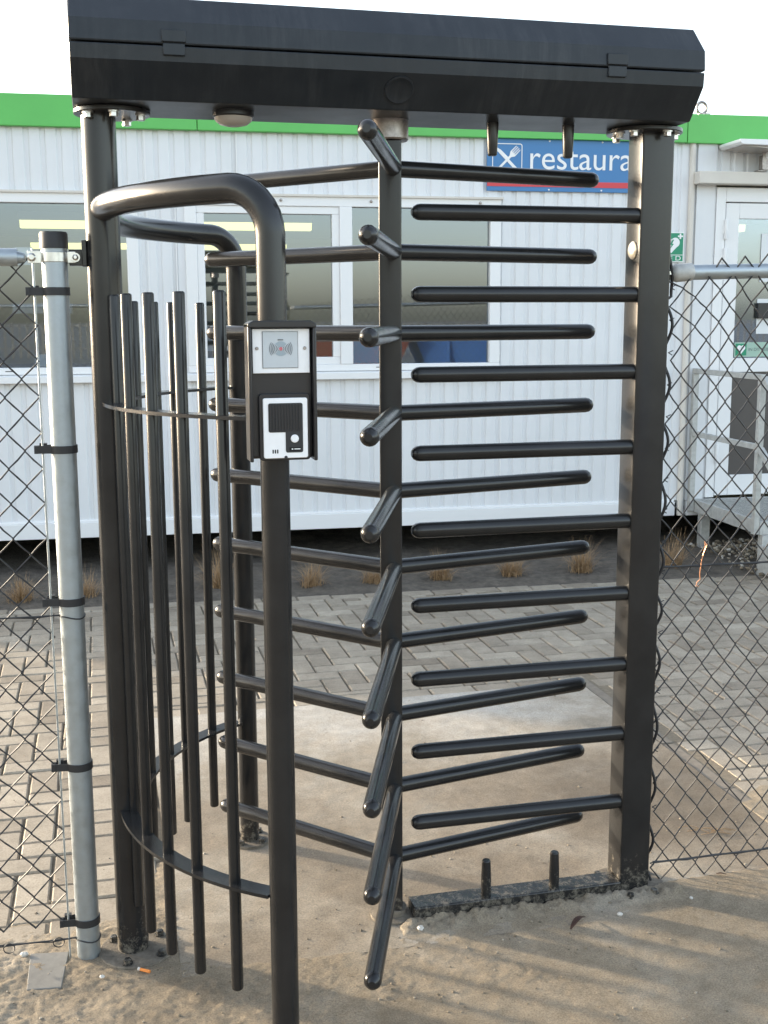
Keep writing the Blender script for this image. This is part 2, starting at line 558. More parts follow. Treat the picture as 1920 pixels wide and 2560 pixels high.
SX0, SX1, SY0, SY1 = -0.60, 1.36, -0.175, 1.84      # concrete slab under the gate
def soil_y(x): return 3.885 - 0.06 * x
def sand_h(x, y):
    n1 = noise.fractal(Vector((x * 3.1, y * 3.1, 0.3)), 0.7, 2.0, 4)
    n2 = noise.fractal(Vector((x * 22, y * 22, 4.3)), 0.6, 2.0, 4)
    n3 = noise.fractal(Vector((x * 70, y * 70, 9.0)), 0.6, 2.0, 2)
    rough = 0.25 + 0.9 * max(0, min(1, (-x - 0.15) * 1.3 + 0.5 * n1 + (0.75 if -0.42 < y < -0.08 and -0.12 < x < 0.45 else 0)))
    h = 0.0055 + 0.0022 * n1 + 0.0034 * n2 * rough + 0.0030 * n3 * rough
    inside = 0.0
    if SX0 < x < SX1: inside = (y - SY0 - 0.012 - 0.15 * max(0, min(1, (x + 0.02) / 0.10))) / 0.05 + 0.45 * n1 + 0.25 * n2
    elif x <= SX0: inside = (y - 0.09) / 0.24 + 0.55 * n1 + 0.35 * n2
    else: inside = (y - 0.36) / 0.40 + 0.55 * n1
    if abs(x - SX0) < 0.12 and y < 0.8: inside -= (1 - abs(x - SX0) / 0.12) * min(1, (0.8 - y) / 0.3) * 1.2
    inside = max(0.0, min(1.0, inside))
    # rough mortar heaped along the foot of the threshold beam and the square post
    heap = max(0, 1 - abs(y + 0.066) / 0.055) if 0.0 < x < 0.86 else 0
    return h * (1 - inside) - 0.0115 * inside * (1 - heap) + heap * (0.015 + 0.010 * n2 + 0.008 * n3) * (1 if y < -0.05 else 0.8)
g = MB()
nx, ny = 560, 270
X0, X1, Y0, Y1 = -1.9, 2.4, -1.15, 0.95
vs = []
for j in range(ny + 1):
    for i in range(nx + 1):
        x = X0 + (X1 - X0) * i / nx; y = Y0 + (Y1 - Y0) * j / ny
        vs.append((x, y, sand_h(x, y)))
g.add(vs, [(j * (nx + 1) + i, j * (nx + 1) + i + 1, (j + 1) * (nx + 1) + i + 1, (j + 1) * (nx + 1) + i) for j in range(ny) for i in range(nx)])
tag(g.build('sandy_ground', SAND, smooth=80), kind='structure')
g = MB()
for a, b, c, d in ((-12, X0, -12, 0.02), (X1, 12, -12, 0.5), (X0, X1, -12, Y0)):
    g.add([(a, c, 0.004), (b, c, 0.004), (b, d, 0.004), (a, d, 0.004)], [(0, 1, 2, 3)])
tag(g.build('yard_ground', SAND, smooth=0), kind='structure')

# concrete slab
g = MB()
nx, ny = 120, 120
vs = []
for j in range(ny + 1):
    for i in range(nx + 1):
        x = SX0 + (SX1 - SX0) * i / nx; y = SY0 + (SY1 - SY0) * j / ny
        n1 = noise.fractal(Vector((x * 9, y * 9, 2.0)), 0.7, 2, 4)
        vs.append((x, y, 0.004 + 0.0016 * n1))
g.add(vs, [(j * (nx + 1) + i, j * (nx + 1) + i + 1, (j + 1) * (nx + 1) + i + 1, (j + 1) * (nx + 1) + i) for j in range(ny) for i in range(nx)])
tag(g.build('concrete_slab', SLAB, smooth=80), kind='structure')

# clay-size pavers in herringbone, one sheet of bricks; joints are the darker bed below
g = MB(); g.add([(-12, 0.0, -0.0105), (12, 0.0, -0.0105), (12, soil_y(12), -0.0105), (-12, soil_y(-12), -0.0105)], [(0, 1, 2, 3)])
g.add([(SX1 + 0.003, 0.0, -0.0028), (SX1 + 0.30, 0.0, -0.0028), (SX1 + 0.30, 1.95, -0.0028), (SX1 + 0.003, 1.95, -0.0028)], [(0, 1, 2, 3)])
tag(g.build('paving_bed', JOINT, smooth=0), kind='structure')
bricks = MB()
def brick(x0, x1, y0, y1):
    cx, cy = (x0 + x1) / 2, (y0 + y1) / 2
    rot = R(random.gauss(0, 0.5)); dz = random.gauss(0, 0.0013)
    gx, gy = random.gauss(0, 0.004), random.gauss(0, 0.004)
    ga = 0.0035; ch = 0.005
    hx, hy = (x1 - x0) / 2 - ga, (y1 - y0) / 2 - ga
    if hx < 0.015 or hy < 0.015: return
    vs = []
    for ox, oy, z in ((hx, hy, -0.03), (hx, hy, -0.006), (hx - ch, hy - ch, 0.0)):
        for sx, sy in ((-1, -1), (1, -1), (1, 1), (-1, 1)):
            a, b = sx * ox, sy * oy
            vs.append((cx + a * math.cos(rot) - b * math.sin(rot), cy + a * math.sin(rot) + b * math.cos(rot), z + dz + gx * a + gy * b))
    fs = [(8, 9, 10, 11)]
    for L in (0, 4):
        fs += [(L + k, L + (k + 1) % 4, L + 4 + (k + 1) % 4, L + 4 + k) for k in range(4)]
    bricks.add(vs, fs, min(1, max(0, random.gauss(0.5, 0.22))))
def place(x0, x1, y0, y1):
    # clip against slab, border rows and soil edge
    cx = (x0 + x1) / 2
    ytop = soil_y(cx) - 0.105
    y1 = min(y1, ytop)
    if y1 - y0 < 0.03: return
    lim = 0.0
    if SX0 - 0.01 < cx < SX1 + 0.1:
        if cx < SX1: lim = SY1 + 0.105
        else: lim = 0.0
    y0 = max(y0, lim)
    if y1 - y0 < 0.03: return
    if y0 < SY1 + 0.1:
        if x0 < SX0 < x1: x1 = SX0 - 0.002
        if x0 < SX1 + 0.065 < x1: x0 = SX1 + 0.067
        if SX0 < cx < SX1 + 0.06: return
        if x1 - x0 < 0.03: return
    if x1 < -3.2 or x0 > 5.5: return
    brick(x0, x1, y0, y1)
W = 0.105
for i in range(-46, 70):
    for j in range(-20, 60):
        # herringbone: each diagonal step owns one lying and one standing brick
        k = (i - j) % 4
        if k == 0: place(i * W, (i + 2) * W, j * W, (j + 1) * W)
        elif k == 3: place(i * W, (i + 1) * W, j * W, (j + 2) * W)
for i in range(0, 45):                                   # straight border rows
    x = -3.2 + i * 0.21
    y = soil_y(x + 0.1)
    brick(x, x + 0.21, y - 0.105, y)
x = SX0
while x < SX1:
    brick(x, min(x + 0.21, SX1 + 0.06), SY1 + 0.003, SY1 + 0.103); x += 0.21
tag(bricks.build('paving', PAVER, smooth=0, tint=True), kind='structure')
# thin kerb strip along the slab's right side
g = MB()
for k in range(4):
    y0 = 0.12 + k * 0.46
    g.box(SX1 + 0.006, SX1 + 0.056, y0, y0 + 0.452, -0.06, 0.0015 + random.uniform(-0.002, 0.002))
tag(g.build('kerb', KERB, bevel=0.003), kind='structure')

# planting bed of dark soil running on under the cabin
g = MB()
nx, ny = 170, 46
vs = []
for j in range(ny + 1):
    for i in range(nx + 1):
        x = -4.2 + 10.7 * i / nx
        y = soil_y(x) + 0.004 + 2.2 * j / ny
        e = min(1, j / 4.0)
        n1 = noise.fractal(Vector((x * 2.1, y * 2.1, 1.0)), 0.8, 2, 4)
        n2 = noise.fractal(Vector((x * 14, y * 14, 5.0)), 0.7, 2, 4)
        vs.append((x, y, -0.012 + e * (0.02 + 0.016 * n1 + 0.013 * n2)))
g.add(vs, [(j * (nx + 1) + i, j * (nx + 1) + i + 1, (j + 1) * (nx + 1) + i + 1, (j + 1) * (nx + 1) + i) for j in range(ny) for i in range(nx)])
tag(g.build('soil_bed', SOIL, smooth=80), kind='structure')

# ================================================================== CABIN BUILDING
BTH = R(-3.03)
cabin = thing('cabin_building', 'long white corrugated cabin with green fascia and two windows behind the turnstile', 'building', (0, 4.88, 0), BTH)
CM = WM[cabin.name]
def bp(u, v, z): return CM @ Vector((u, v, z))
UL, UR = -3.68, 6.6
P_ = 0.1
def ribbed(mb, u0, u1, z0, z1, v=0.0):
    """trapezoidal sheet between u0..u1, z0..z1"""
    pts = []
    k = math.floor(u0 / P_) - 1
    while k * P_ < u1 + P_:
        b = k * P_
        for du, dv in ((0.0, 0.0), (0.060, 0.0), (0.069, 0.010), (0.091, 0.010)):
            pts.append((b + du, v + dv))
        k += 1
    def at(u):
        for (a, p), (b, q) in zip(pts, pts[1:]):
            if a <= u <= b: return p + (q - p) * (u - a) / max(1e-9, b - a)
        return v
    us = [(u0, at(u0))] + [q for q in pts if u0 + 1e-4 < q[0] < u1 - 1e-4] + [(u1, at(u1))]
    n = len(us)
    mb.add([(u, w, z0) for u, w in us] + [(u, w, z1) for u, w in us], [(i, i + 1, n + i + 1, n + i) for i in range(n - 1)])
W1 = (-2.62, -0.452)       # window 1
W2 = (-0.152, 1.985)       # window 2
ZB, ZT = 1.265, 2.475
w = MB()
for u0, u1, z0, z1 in ((UL, 3.36, ZT, 2.90), (UL, 3.36, 0.345, ZB), (UL, W1[0], ZB, ZT), (W1[1], W2[0], ZB, ZT), (W2[1], 3.36, ZB, ZT), (3.56, UR, 2.66, 2.90), (4.66, UR, 0.345, 2.66)):
    ribbed(w, u0, u1, z0, z1)
w.build('wall', WALL, cabin, smooth=20, local=True)
w = MB()
w.box(3.36, 3.412, 0.006, 0.03, 0.24, 2.9)
w.box(3.412, 3.552, -0.012, 0.02, 0.345, 2.872)          # plain corner panel beside the door
w.box(3.552, 3.558, -0.014, 0.02, 0.345, 2.872)
w.build('corner_panel', WALL, cabin, bevel=0.002, local=True)
w = MB(); w.tube([(3.372, -0.012, 0.235), (3.372, -0.012, 2.868)], 0.021, 16)
w.build('downpipe', BEIGE, cabin, local=True)
for u, z0, z1 in ((2.004, 0.36, ZB - 0.01), (0.195, ZT + 0.03, 2.868), (-0.39, ZT + 0.03, 2.868), (2.02, ZT + 0.03, 2.868), (-0.39, ZB, ZT), (-0.21, ZB, ZT)):
    w = MB(); w.box(u - 0.004, u + 0.004, -0.004, 0.004, z0, z1)
    w.build('panel_seam', WHITE, cabin, local=True)
w = MB(); w.box(UL - 0.03, -0.056, -0.045, 0.05, 2.868, 3.062); w.box(-0.052, 3.31, -0.045, 0.05, 2.868, 3.062); w.box(3.314, UR, -0.0452, 0.05, 2.866, 3.06)
w.build('fascia', GREEN, cabin, bevel=0.004, local=True)
w = MB(); w.box(UL, 3.33, -0.022, 0.03, 0.234, 0.338); w.box(UL, 3.33, -0.008, 0.03, 0.338, 0.352); w.box(3.42, UR, -0.022, 0.03, 0.232, 0.34)
w.build('skirt', WHITE, cabin, bevel=0.003, local=True)
w = MB()   # side walls, back, roof, underside and interior shell
w.box(UL - 0.02, UL, 0.0, 8.2, 0.0, 3.05)  # unseen end and back walls reach the ground to keep light out underneath
w.box(UR, UR + 0.02, 0.0, 8.2, 0.0, 3.05)
w.box(UL, UR, 8.2, 8.22, 0.0, 3.05)
w.box(UL, UR, 0.052, 8.2, 3.0, 3.03)
w.build('outer_shell', WALL, cabin, local=True)
w = MB(); w.box(UL, UR, 0.02, 8.19, 0.24, 0.30)
w.build('floor_deck', SHADOW_GAP, cabin, local=True)
w = MB()
w.add([(UL + 0.01, 0.04, 2.74), (UR - 0.01, 0.04, 2.74), (UR - 0.01, 8.1, 2.74), (UL + 0.01, 8.1, 2.74)], [(0, 1, 2, 3)])
w.add([(UL + 0.01, 8.1, 0.32), (UR - 0.01, 8.1, 0.32), (UR - 0.01, 8.1, 2.74), (UL + 0.01, 8.1, 2.74)], [(0, 1, 2, 3)])
w.add([(UL + 0.01, 0.04, 0.32), (UL + 0.01, 8.1, 0.32), (UL + 0.01, 8.1, 2.74), (UL + 0.01, 0.04, 2.74)], [(0, 1, 2, 3)])
w.add([(UR - 0.01, 0.04, 0.32), (UR - 0.01, 8.1, 0.32), (UR - 0.01, 8.1, 2.74), (UR - 0.01, 0.04, 2.74)], [(0, 1, 2, 3)])
for u0, u1, z0, z1 in ((UL, 3.56, ZT, 2.74), (UL, 3.56, 0.32, ZB), (UL, W1[0], ZB, ZT), (W1[1], W2[0], ZB, ZT), (W2[1], 3.56, ZB, ZT), (4.66, UR, 0.32, 2.74)):
    w.add([(u0, 0.035, z0), (u1, 0.035, z0), (u1, 0.035, z1), (u0, 0.035, z1)], [(0, 1, 2, 3)])
w.build('interior_shell', INTERIOR, cabin, smooth=0, local=True)
w = MB(); w.add([(UL, 0.04, 0.32), (UR, 0.04, 0.32), (UR, 8.1, 0.32), (UL, 8.1, 0.32)], [(0, 1, 2, 3)])
w.build('interior_floor', INFLOOR, cabin, smooth=0, local=True)
w = MB()
w.lathe([(0.03, 0.0), (0.03, 0.01)], (3.43, 0.0, 3.06), 12)
w.tube([(3.43 + 0.036 * math.cos(R(a)), 0.0, 3.108 + 0.040 * math.sin(R(a))) for a in range(0, 360, 24)], 0.010, 8, closed=True)
w.box(3.45, 3.485, -0.02, 0.02, 3.061, 3.072)
w.build('lifting_eye', COLLAR, cabin, local=True)

def window(u0, u1, mull, sash_left):
    fr = MB()
    fr.box(u0, u1, -0.018, 0.05, ZB + 0.055, ZB + 0.10)                       # bottom rail
    fr.box(u0, u0 + 0.075, -0.0178, 0.05, ZB + 0.10, ZT - 0.07)
    fr.box(u1 - 0.075, u1, -0.0178, 0.05, ZB + 0.10, ZT - 0.07)
    fr.box(u0, u1, -0.018, 0.05, ZT - 0.07, ZT)
    fr.box(mull - 0.045, mull + 0.04, -0.022, 0.05, ZB + 0.10, ZT - 0.07)
    f = fr.build('window', WHITE, cabin, bevel=0.004, local=True)
    s = MB()
    a, b = (u0 + 0.075, mull - 0.045) if sash_left else (mull + 0.04, u1 - 0.075)
    z0, z1 = ZB + 0.10, ZT - 0.07
    for x0, x1, zz0, zz1 in ((a, b, z0, z0 + 0.05), (a, b, z1 - 0.05, z1), (a, a + 0.05, z0 + 0.05, z1 - 0.05), (b - 0.05, b, z0 + 0.05, z1 - 0.05)):
        s.box(x0, x1, -0.008, 0.045, zz0, zz1)
    s.build('sash', WHITE, f, bevel=0.004, local=True)
    p = MB()
    p.add([(u0 + 0.07, 0.022, z0 - 0.005), (u1 - 0.07, 0.022, z0 - 0.005), (u1 - 0.07, 0.022, z1 + 0.005), (u0 + 0.07, 0.022, z1 + 0.005)], [(0, 1, 2, 3)])
    p.build('pane', GLASS, f, smooth=0, local=True)
    q = MB(); q.prism([(-0.05, ZB), (-0.05, ZB + 0.045), (0.0, ZB + 0.055), (0.02, ZB + 0.055), (0.02, ZB)], 0, u0 - 0.02, u1 + 0.01)
    q.build('sill', WHITE, f, bevel=0.003, local=True)
    q = MB(); q.box(u0 - 0.012, u1 + 0.012, -0.034, 0.012, ZT - 0.008, ZT + 0.006)
    q.build('drip_cap', BEIGE, f, local=True)
    for u in (u0 + 0.63, mull + 0.17, u1 - 0.15):
        q = MB(); q.lathe([(0.010, 0.0), (0.010, -0.008), (0.004, -0.010)], (u, -0.018, ZT - 0.033), 10, 'y')
        q.build('cap_screw', COLLAR, f, local=True)
    for u in (mull - 0.30, mull + 0.22):
        q = MB(); q.box(u - 0.022, u + 0.022, -0.0195, -0.017, ZB + 0.075, ZB + 0.080)
        q.build('drain_slot', SHADOW_GAP, f, local=True)
window(*W1, -1.52, True)
window(*W2, 0.912, True)
# door at the right
dr = MB()
dr.box(3.562, 3.634, -0.02, 0.04, 0.36, 2.575); dr.box(3.634, 4.58, -0.0198, 0.04, 2.475, 2.575); dr.box(4.58, 4.655, -0.02, 0.04, 0.36, 2.575)
door = dr.build('door_frame', WHITE, cabin, bevel=0.004, local=True)
lf = MB()
for a, b, c, d in ((3.641, 3.745, 0.372, 2.468), (4.468, 4.573, 0.372, 2.468), (3.745, 4.468, 2.36, 2.468), (3.745, 4.468, 1.275, 1.376), (3.745, 4.468, 0.372, 0.522)):
    lf.box(a, b, -0.012, 0.03, c, d)
lf.build('door_leaf', WHITE, door, bevel=0.004, local=True)
p = MB(); p.box(3.742, 4.47, 0.004, 0.010, 1.37, 2.365)
p.build('door_pane', GLASS, door, smooth=0, local=True)
p = MB(); p.box(3.742, 4.47, 0.002, 0.012, 0.515, 1.28)
p.build('lower_panel', mat('dark_door_panel', (0.085, 0.078, 0.075), 0.25), door, smooth=0, local=True)
for z in (2.22, 2.02, 0.62):
    p = MB(); p.tube([(3.637, -0.03, z), (3.637, -0.03, z + 0.13)], 0.012, 10, ('soft', 'soft')); p.box(3.612, 3.66, -0.024, -0.013, z + 0.035, z + 0.095)
    p.build('hinge', WHITE, door, local=True)
p = MB(); p.box(3.38, 5.0, -0.115, 0.01, 2.588, 2.672)
p.build('shutter_lintel', BEIGE, cabin, bevel=0.005, local=True)

# inside: ceiling lights, cabinet, papers
def box_thing(name, m, u0, u1, v0, v1, z0, z1, label, cat, group=None, bevel=0.003):
    b = MB(); b.box(u0, u1, v0, v1, z0, z1)
    b.v = [CM @ p for p in b.v]
    c = CM @ Vector(((u0 + u1) / 2, (v0 + v1) / 2, z0))
    return solo(b, name, m, c, label, cat, group, bevel=bevel)
def ceiling_light(u0, u1, v, z, label):
    t = thing('ceiling_light', label, 'lamp', tuple(CM @ Vector(((u0 + u1) / 2, v, z))), BTH, 'fluorescent lights inside the cabin')
    h = (u1 - u0) / 2
    a = MB(); a.box(-h, h, -0.09, 0.09, 0.065, 0.14); a.build('lamp_body', WHITE, t, local=True)
    a = MB(); a.prism([(-0.07, 0.065), (-0.06, 0.0), (0.06, 0.0), (0.07, 0.065)], 0, -h + 0.01, h - 0.01); a.build('diffuser', TUBE_LIGHT, t, smooth=0, local=True)
ceiling_light(-1.56, -0.22, 3.4, 2.50, 'fluorescent ceiling light seen through the left window')
ceiling_light(-0.12, 1.12, 3.4, 2.50, 'nearer fluorescent ceiling light seen through the sash window behind the card reader')
ceiling_light(-0.28, 1.22, 6.6, 2.50, 'farther and lower looking fluorescent light seen through the sash window behind the card reader')
ceiling_light(-1.80, -0.40, 6.6, 2.50, 'farther fluorescent light seen just above the galvanised post cap')

ceiling_light(3.95, 5.35, 3.0, 2.50, 'fluorescent light seen through the top of the door glass')
# olive machine behind the sash window
t = thing('drinks_machine', 'dark olive machine with rounded canopy standing inside behind the sash window', 'machine', tuple(bp(0.28, 0.62, 0.32)), BTH)
a = MB(); a.prism(rrect(-0.40, 0.27, 1.44, 1.70, 0.05), 1, -0.26, 0.24); a.build('canopy', OLIVE, t, bevel=0.004, local=True)
a = MB(); a.box(-0.36, 0.22, 0.05, 0.22, 0.85, 1.44); a.box(0.18, 0.25, -0.22, 0.05, 0.85, 1.44); a.build('body', OLIVE, t, bevel=0.01, local=True)
for k in range(3):
    a = MB(); a.box(-0.34, 0.16, -0.18, 0.045, 1.0 + k * 0.13, 1.03 + k * 0.13); a.build('tray', PAPER, t, local=True)
a = MB(); a.box(-0.42, 0.30, -0.24, 0.24, 0.0, 0.85); a.build('base_cabinet', INTERIOR, t, local=True)
# counter and its small goods behind the left window
t = thing('counter', 'long grey counter inside behind the left window', 'counter', tuple(bp(-1.4, 0.55, 0.32)), BTH)
a = MB(); a.box(-1.1, 0.9, -0.3, 0.3, 0.0, 1.0); a.build('counter_front', INTERIOR, t, local=True)
a = MB(); a.box(-1.12, 0.92, -0.33, 0.32, 1.0, 1.04); a.build('counter_top', INFLOOR, t, bevel=0.004, local=True)
box_thing('carton', CARTON_RED, -0.70, -0.64, 0.3, 0.38, 1.36, 1.49, 'red topped carton on the counter between the galvanised and black posts', 'box', 'goods on the counter')
box_thing('carton', CARTON_TEAL, -0.61, -0.55, 0.31, 0.38, 1.36, 1.47, 'teal carton on the counter right of the red one', 'box', 'goods on the counter')
box_thing('carton', PAPER, -1.17, -1.09, 0.3, 0.38, 1.36, 1.44, 'white cup sized box on the counter behind the mesh', 'box', 'goods on the counter')
box_thing('menu_board', PAPER, -1.45, -1.00, 1.6, 1.63, 1.72, 1.80, 'pale shelf board inside behind the chain link left of the galvanised post', 'shelf')
box_thing('notice_sheet', PAPER, -1.23, -1.12, 0.028, 0.031, 2.02, 2.13, 'white notice taped inside the left window pane above the fence rail', 'notice', bevel=0)
box_thing('poster', CYAN, 0.955, 1.14, 0.028, 0.031, 1.37, 1.53, 'cyan poster taped low inside the right pane of the sash window', 'poster', bevel=0)
box_thing('notice_sheet', PAPER, 3.93, 4.10, 0.0, 0.002, 1.92, 2.26, 'white printed notice taped on the door glass above the fence rail', 'notice', bevel=0)
box_thing('notice_sheet', PAPER, 3.92, 4.10, 0.0, 0.002, 1.55, 1.80, 'white notice taped low on the door glass behind the fence mesh', 'notice', bevel=0)
box_thing('letter_box', PLASTIC, 3.915, 4.15, -0.03, 0.0, 1.66, 1.77, 'black box on the door glass behind the fence mesh', 'box')
# green strip sign on the door glass
t = thing('door_sticker', 'pale green heart sticker strip on the door glass', 'sticker', tuple(bp(4.0, -0.002, 1.385)), BTH)
a = MB(); a.box(-0.245, 0.40, 0.0, 0.003, 0, 0.105); a.build('sticker_sheet', mat('pale_green_sticker', (0.34, 0.50, 0.41), 0.4), t, local=True)
a = MB(); a.box(-0.235, -0.15, -0.002, -0.0005, 0.010, 0.095); a.build('sticker_icon', SAFE_GREEN, t, local=True)
a = MB(); disc(a, (-0.207, 0.065), 0.018, -0.003); disc(a, (-0.178, 0.065), 0.018, -0.003); a.add([(-0.223, -0.0032, 0.058), (-0.192, -0.0032, 0.02), (-0.162, -0.0032, 0.058)], [(0, 1, 2)]); a.build('heart_print', SIGNWHITE, t, smooth=0, local=True)
a = MB(); text_mesh(a, 'IN DIT GEBOUW AANWEZIG', 0.032, lambda x, y, w: (-0.135 + x, -0.001, 0.042 + y)); a.build('lettering', DGREY, t, smooth=0, local=True)

# --- signs on the wall
t = thing('restaurant_sign', 'blue restaurant sign with knife and fork emblem and red stripe under the green fascia', 'sign', tuple(bp(1.88, -0.012, 2.525)), BTH)
SW, SH = 1.30, 0.345
a = MB(); a.box(0, SW, -0.006, 0.006, 0, SH); a.build('panel', BLUE, t, bevel=0.001, local=True)
a = MB(); a.box(0.001, SW - 0.001, -0.0085, -0.0062, 0.030, 0.067); a.build('stripe', RED, t, local=True)
a = MB()
o_, i_ = rrect(0.035, 0.247, 0.100, 0.312, 0.016), rrect(0.041, 0.241, 0.106, 0.306, 0.011)
n = len(o_)
a.add([(x, -0.0085, z) for x, z in o_] + [(x, -0.0085, z) for x, z in i_], [(k, (k + 1) % n, (k + 1) % n + n, k + n) for k in range(n)])
a.build('emblem_border', SIGNWHITE, t, smooth=0, local=True)
def rot2(poly, ang, c):
    ca, sa = math.cos(R(ang)), math.sin(R(ang))
    return [(c[0] + x * ca - z * sa, c[1] + x * sa + z * ca) for x, z in poly]
EC = (0.141, 0.206)
knife = [(-0.010, -0.118), (0.010, -0.118), (0.010, 0.005), (0.016, 0.008), (0.014, 0.075), (0.004, 0.112), (-0.004, 0.116), (-0.010, 0.108)]
a = MB(); a.add([(x, -0.0088, z) for x, z in rot2(knife, 46, EC)], [tuple(range(len(knife)))]); a.build('knife_emblem', SIGNWHITE, t, smooth=0, local=True)
a = MB()
for poly in ([(-0.008, -0.115), (0.008, -0.115), (0.008, 0.03), (-0.008, 0.03)], [(-0.008, 0.03), (0.008, 0.03), (0.023, 0.052), (0.023, 0.062), (-0.023, 0.062), (-0.023, 0.052)],
             [(-0.023, 0.062), (-0.015, 0.062), (-0.016, 0.110), (-0.021, 0.110)], [(-0.010, 0.062), (-0.003, 0.062), (-0.004, 0.112), (-0.009, 0.112)],
             [(0.003, 0.062), (0.010, 0.062), (0.009, 0.112), (0.004, 0.112)], [(0.015, 0.062), (0.023, 0.062), (0.021, 0.110), (0.016, 0.110)]):
    a.add([(x, -0.0095, z) for x, z in rot2(poly, -45, EC)], [tuple(range(len(poly)))])
a.build('fork_emblem', SIGNWHITE, t, smooth=0, local=True)
a = MB()
_W = [0]
def let(x, y, w): return (0.288 + x * (0.945 / w), -0.0088, 0.148 + y * 1.0)
text_mesh(a, 'restaurant', 0.225, let); a.build('lettering', SIGNWHITE, t, smooth=0, local=True)
for u in (0.44, 0.82, 1.18):
    for z in (0.012, SH - 0.012):
        a = MB(); a.lathe([(0.006, 0), (0.006, -0.003), (0.002, -0.005)], (u, -0.006, z), 8, 'y'); a.build('screw', SIGNWHITE, t, local=True)
def safety_sign(u, label):
    t = thing('safety_sign', label, 'sign', tuple(bp(u, -0.010, 2.056)), BTH, 'green safety signs on the cabin wall')
    a = MB(); a.box(0, 0.207, -0.003, 0.003, 0, 0.207); a.build('panel', SIGNWHITE, t, local=True)
    a = MB(); a.box(0.007, 0.200, -0.005, -0.0031, 0.052, 0.200); a.box(0.007, 0.200, -0.005, -0.0031, 0.007, 0.047); a.build('green_field', SAFE_GREEN, t, local=True)
    return t
t = safety_sign(3.122, 'green square heart sign lettered AED right of the black square post')
a = MB(); disc(a, (0.085, 0.135), 0.034, -0.0056); disc(a, (0.140, 0.135), 0.034, -0.0056); a.add([(0.054, -0.0058, 0.122), (0.112, -0.0058, 0.062), (0.171, -0.0058, 0.122)], [(0, 1, 2)]); a.build('heart_print', SIGNWHITE, t, smooth=0, local=True)
a = MB(); a.box(0.158, 0.196, -0.0062, -0.0052, 0.173, 0.184); a.box(0.171, 0.183, -0.0064, -0.0052, 0.160, 0.197); a.build('cross_print', SIGNWHITE, t, local=True)
a = MB(); a.add([(0.120, -0.0068, 0.155), (0.098, -0.0068, 0.118), (0.112, -0.0068, 0.118), (0.100, -0.0068, 0.088), (0.130, -0.0068, 0.126), (0.115, -0.0068, 0.126), (0.130, -0.0068, 0.155)], [(0, 1, 2, 3, 4, 5, 6)]); a.build('bolt_print', SAFE_GREEN, t, smooth=0, local=True)
a = MB(); text_mesh(a, 'A E D', 0.045, lambda x, y, w: (0.035 + x * 0.150 / w, -0.0056, 0.012 + y)); a.build('lettering', SIGNWHITE, t, smooth=0, local=True)
t = safety_sign(2.902, 'green sign peeping out left of the black square post below the blue sign')
a = MB(); a.box(0.085, 0.125, -0.0062, -0.0052, 0.075, 0.180); a.box(0.052, 0.158, -0.0064, -0.0052, 0.107, 0.147); a.build('cross_print', SIGNWHITE, t, local=True)

# --- floodlight over the door
t = thing('floodlight', 'white flat floodlight on a drilled bracket above the cabin door', 'lamp', tuple(bp(3.80, -0.10, 2.68)), BTH)
a = MB(); a.prism([(-0.235, 0.160), (-0.215, 0.145), (0.50, 0.135), (0.50, 0.180), (-0.235, 0.180)], 1, -0.22, 0.09); a.build('lamp_housing', WHITE, t, bevel=0.004, local=True)
a = MB(); a.prism([(-0.20 + 0.66 * k / 12, 0.150 - 0.008 - 0.020 * math.sin(math.pi * k / 12)) for k in range(13)] + [(0.46, 0.147), (-0.20, 0.152)], 1, -0.19, 0.06); a.build('lamp_lens', LAMP_GLASS, t, local=True)
a = MB()
ou = [(0.035, 0.005), (0.125, 0.0), (0.17, 0.04), (0.17, 0.15), (0.035, 0.15)]
a.prism(ou, 1, -0.03, -0.024); a.box(0.028, 0.040, -0.05, 0.0, 0.005, 0.10); a.box(0.01, 0.08, -0.02, 0.03, -0.006, 0.004)
a.build('bracket', COLLAR, t, bevel=0.002, local=True)
a = MB(); disc(a, (0.085, 0.105), 0.026, -0.0315); disc(a, (0.145, 0.10), 0.026, -0.0315); a.build('bracket_hole', SIGNWHITE, t, smooth=0, local=True)

# --- galvanised landing and steps at the door
LU = 3.44
t = thing('metal_landing', 'galvanised steel landing with square tube railing and grating at the cabin door', 'landing', tuple(bp(LU, -0.5, 0)), BTH)
def L(mb): mb.v = [CM @ p for p in mb.v]; return mb
def sq(mb, a, b, h=0.02):
    a, b = Vector(a), Vector(b); d = (b - a).normalized()
    s = d.cross(Vector((1, 0, 0)) if abs(d.x) < 0.9 else Vector((0, 1, 0))).normalized() * h
    q = d.cross(s).normalized() * h
    vs = [p + x * s + y * q for p in (a, b) for x, y in ((-1, -1), (1, -1), (1, 1), (-1, 1))]
    return mb.add(vs, [(0, 1, 2, 3), (7, 6, 5, 4), (0, 4, 5, 1), (1, 5, 6, 2), (2, 6, 7, 3), (3, 7, 4, 0)])
for v in (-0.05, -1.0):
    L(sq(MB(), (LU, v, 0.27), (LU, v, 1.27), 0.02)).build('railing_post', GALV_DULL, t, bevel=0.003)
for z in (1.29, 0.84):
    L(sq(MB(), (LU, -0.03 if z > 1 else -0.072, z), (LU, -1.02 if z > 1 else -0.978, z), 0.018)).build('guard_rail', GALV_DULL, t, bevel=0.003)
for z in (1.285, 0.83):
    L(sq(MB(), (LU, -1.022, z), (LU, -1.60, z - 0.42), 0.018)).build('stair_rail', GALV_DULL, t, bevel=0.003)
L(sq(MB(), (LU, -1.60, 0.0), (LU, -1.60, 0.84), 0.02)).build('stair_post', GALV_DULL, t, bevel=0.003)
fm = MB()
fm.box(LU + 0.022, LU + 0.045, -1.02, -0.02, 0.265, 0.355); fm.box(4.86, 4.90, -1.02, -0.02, 0.265, 0.355)
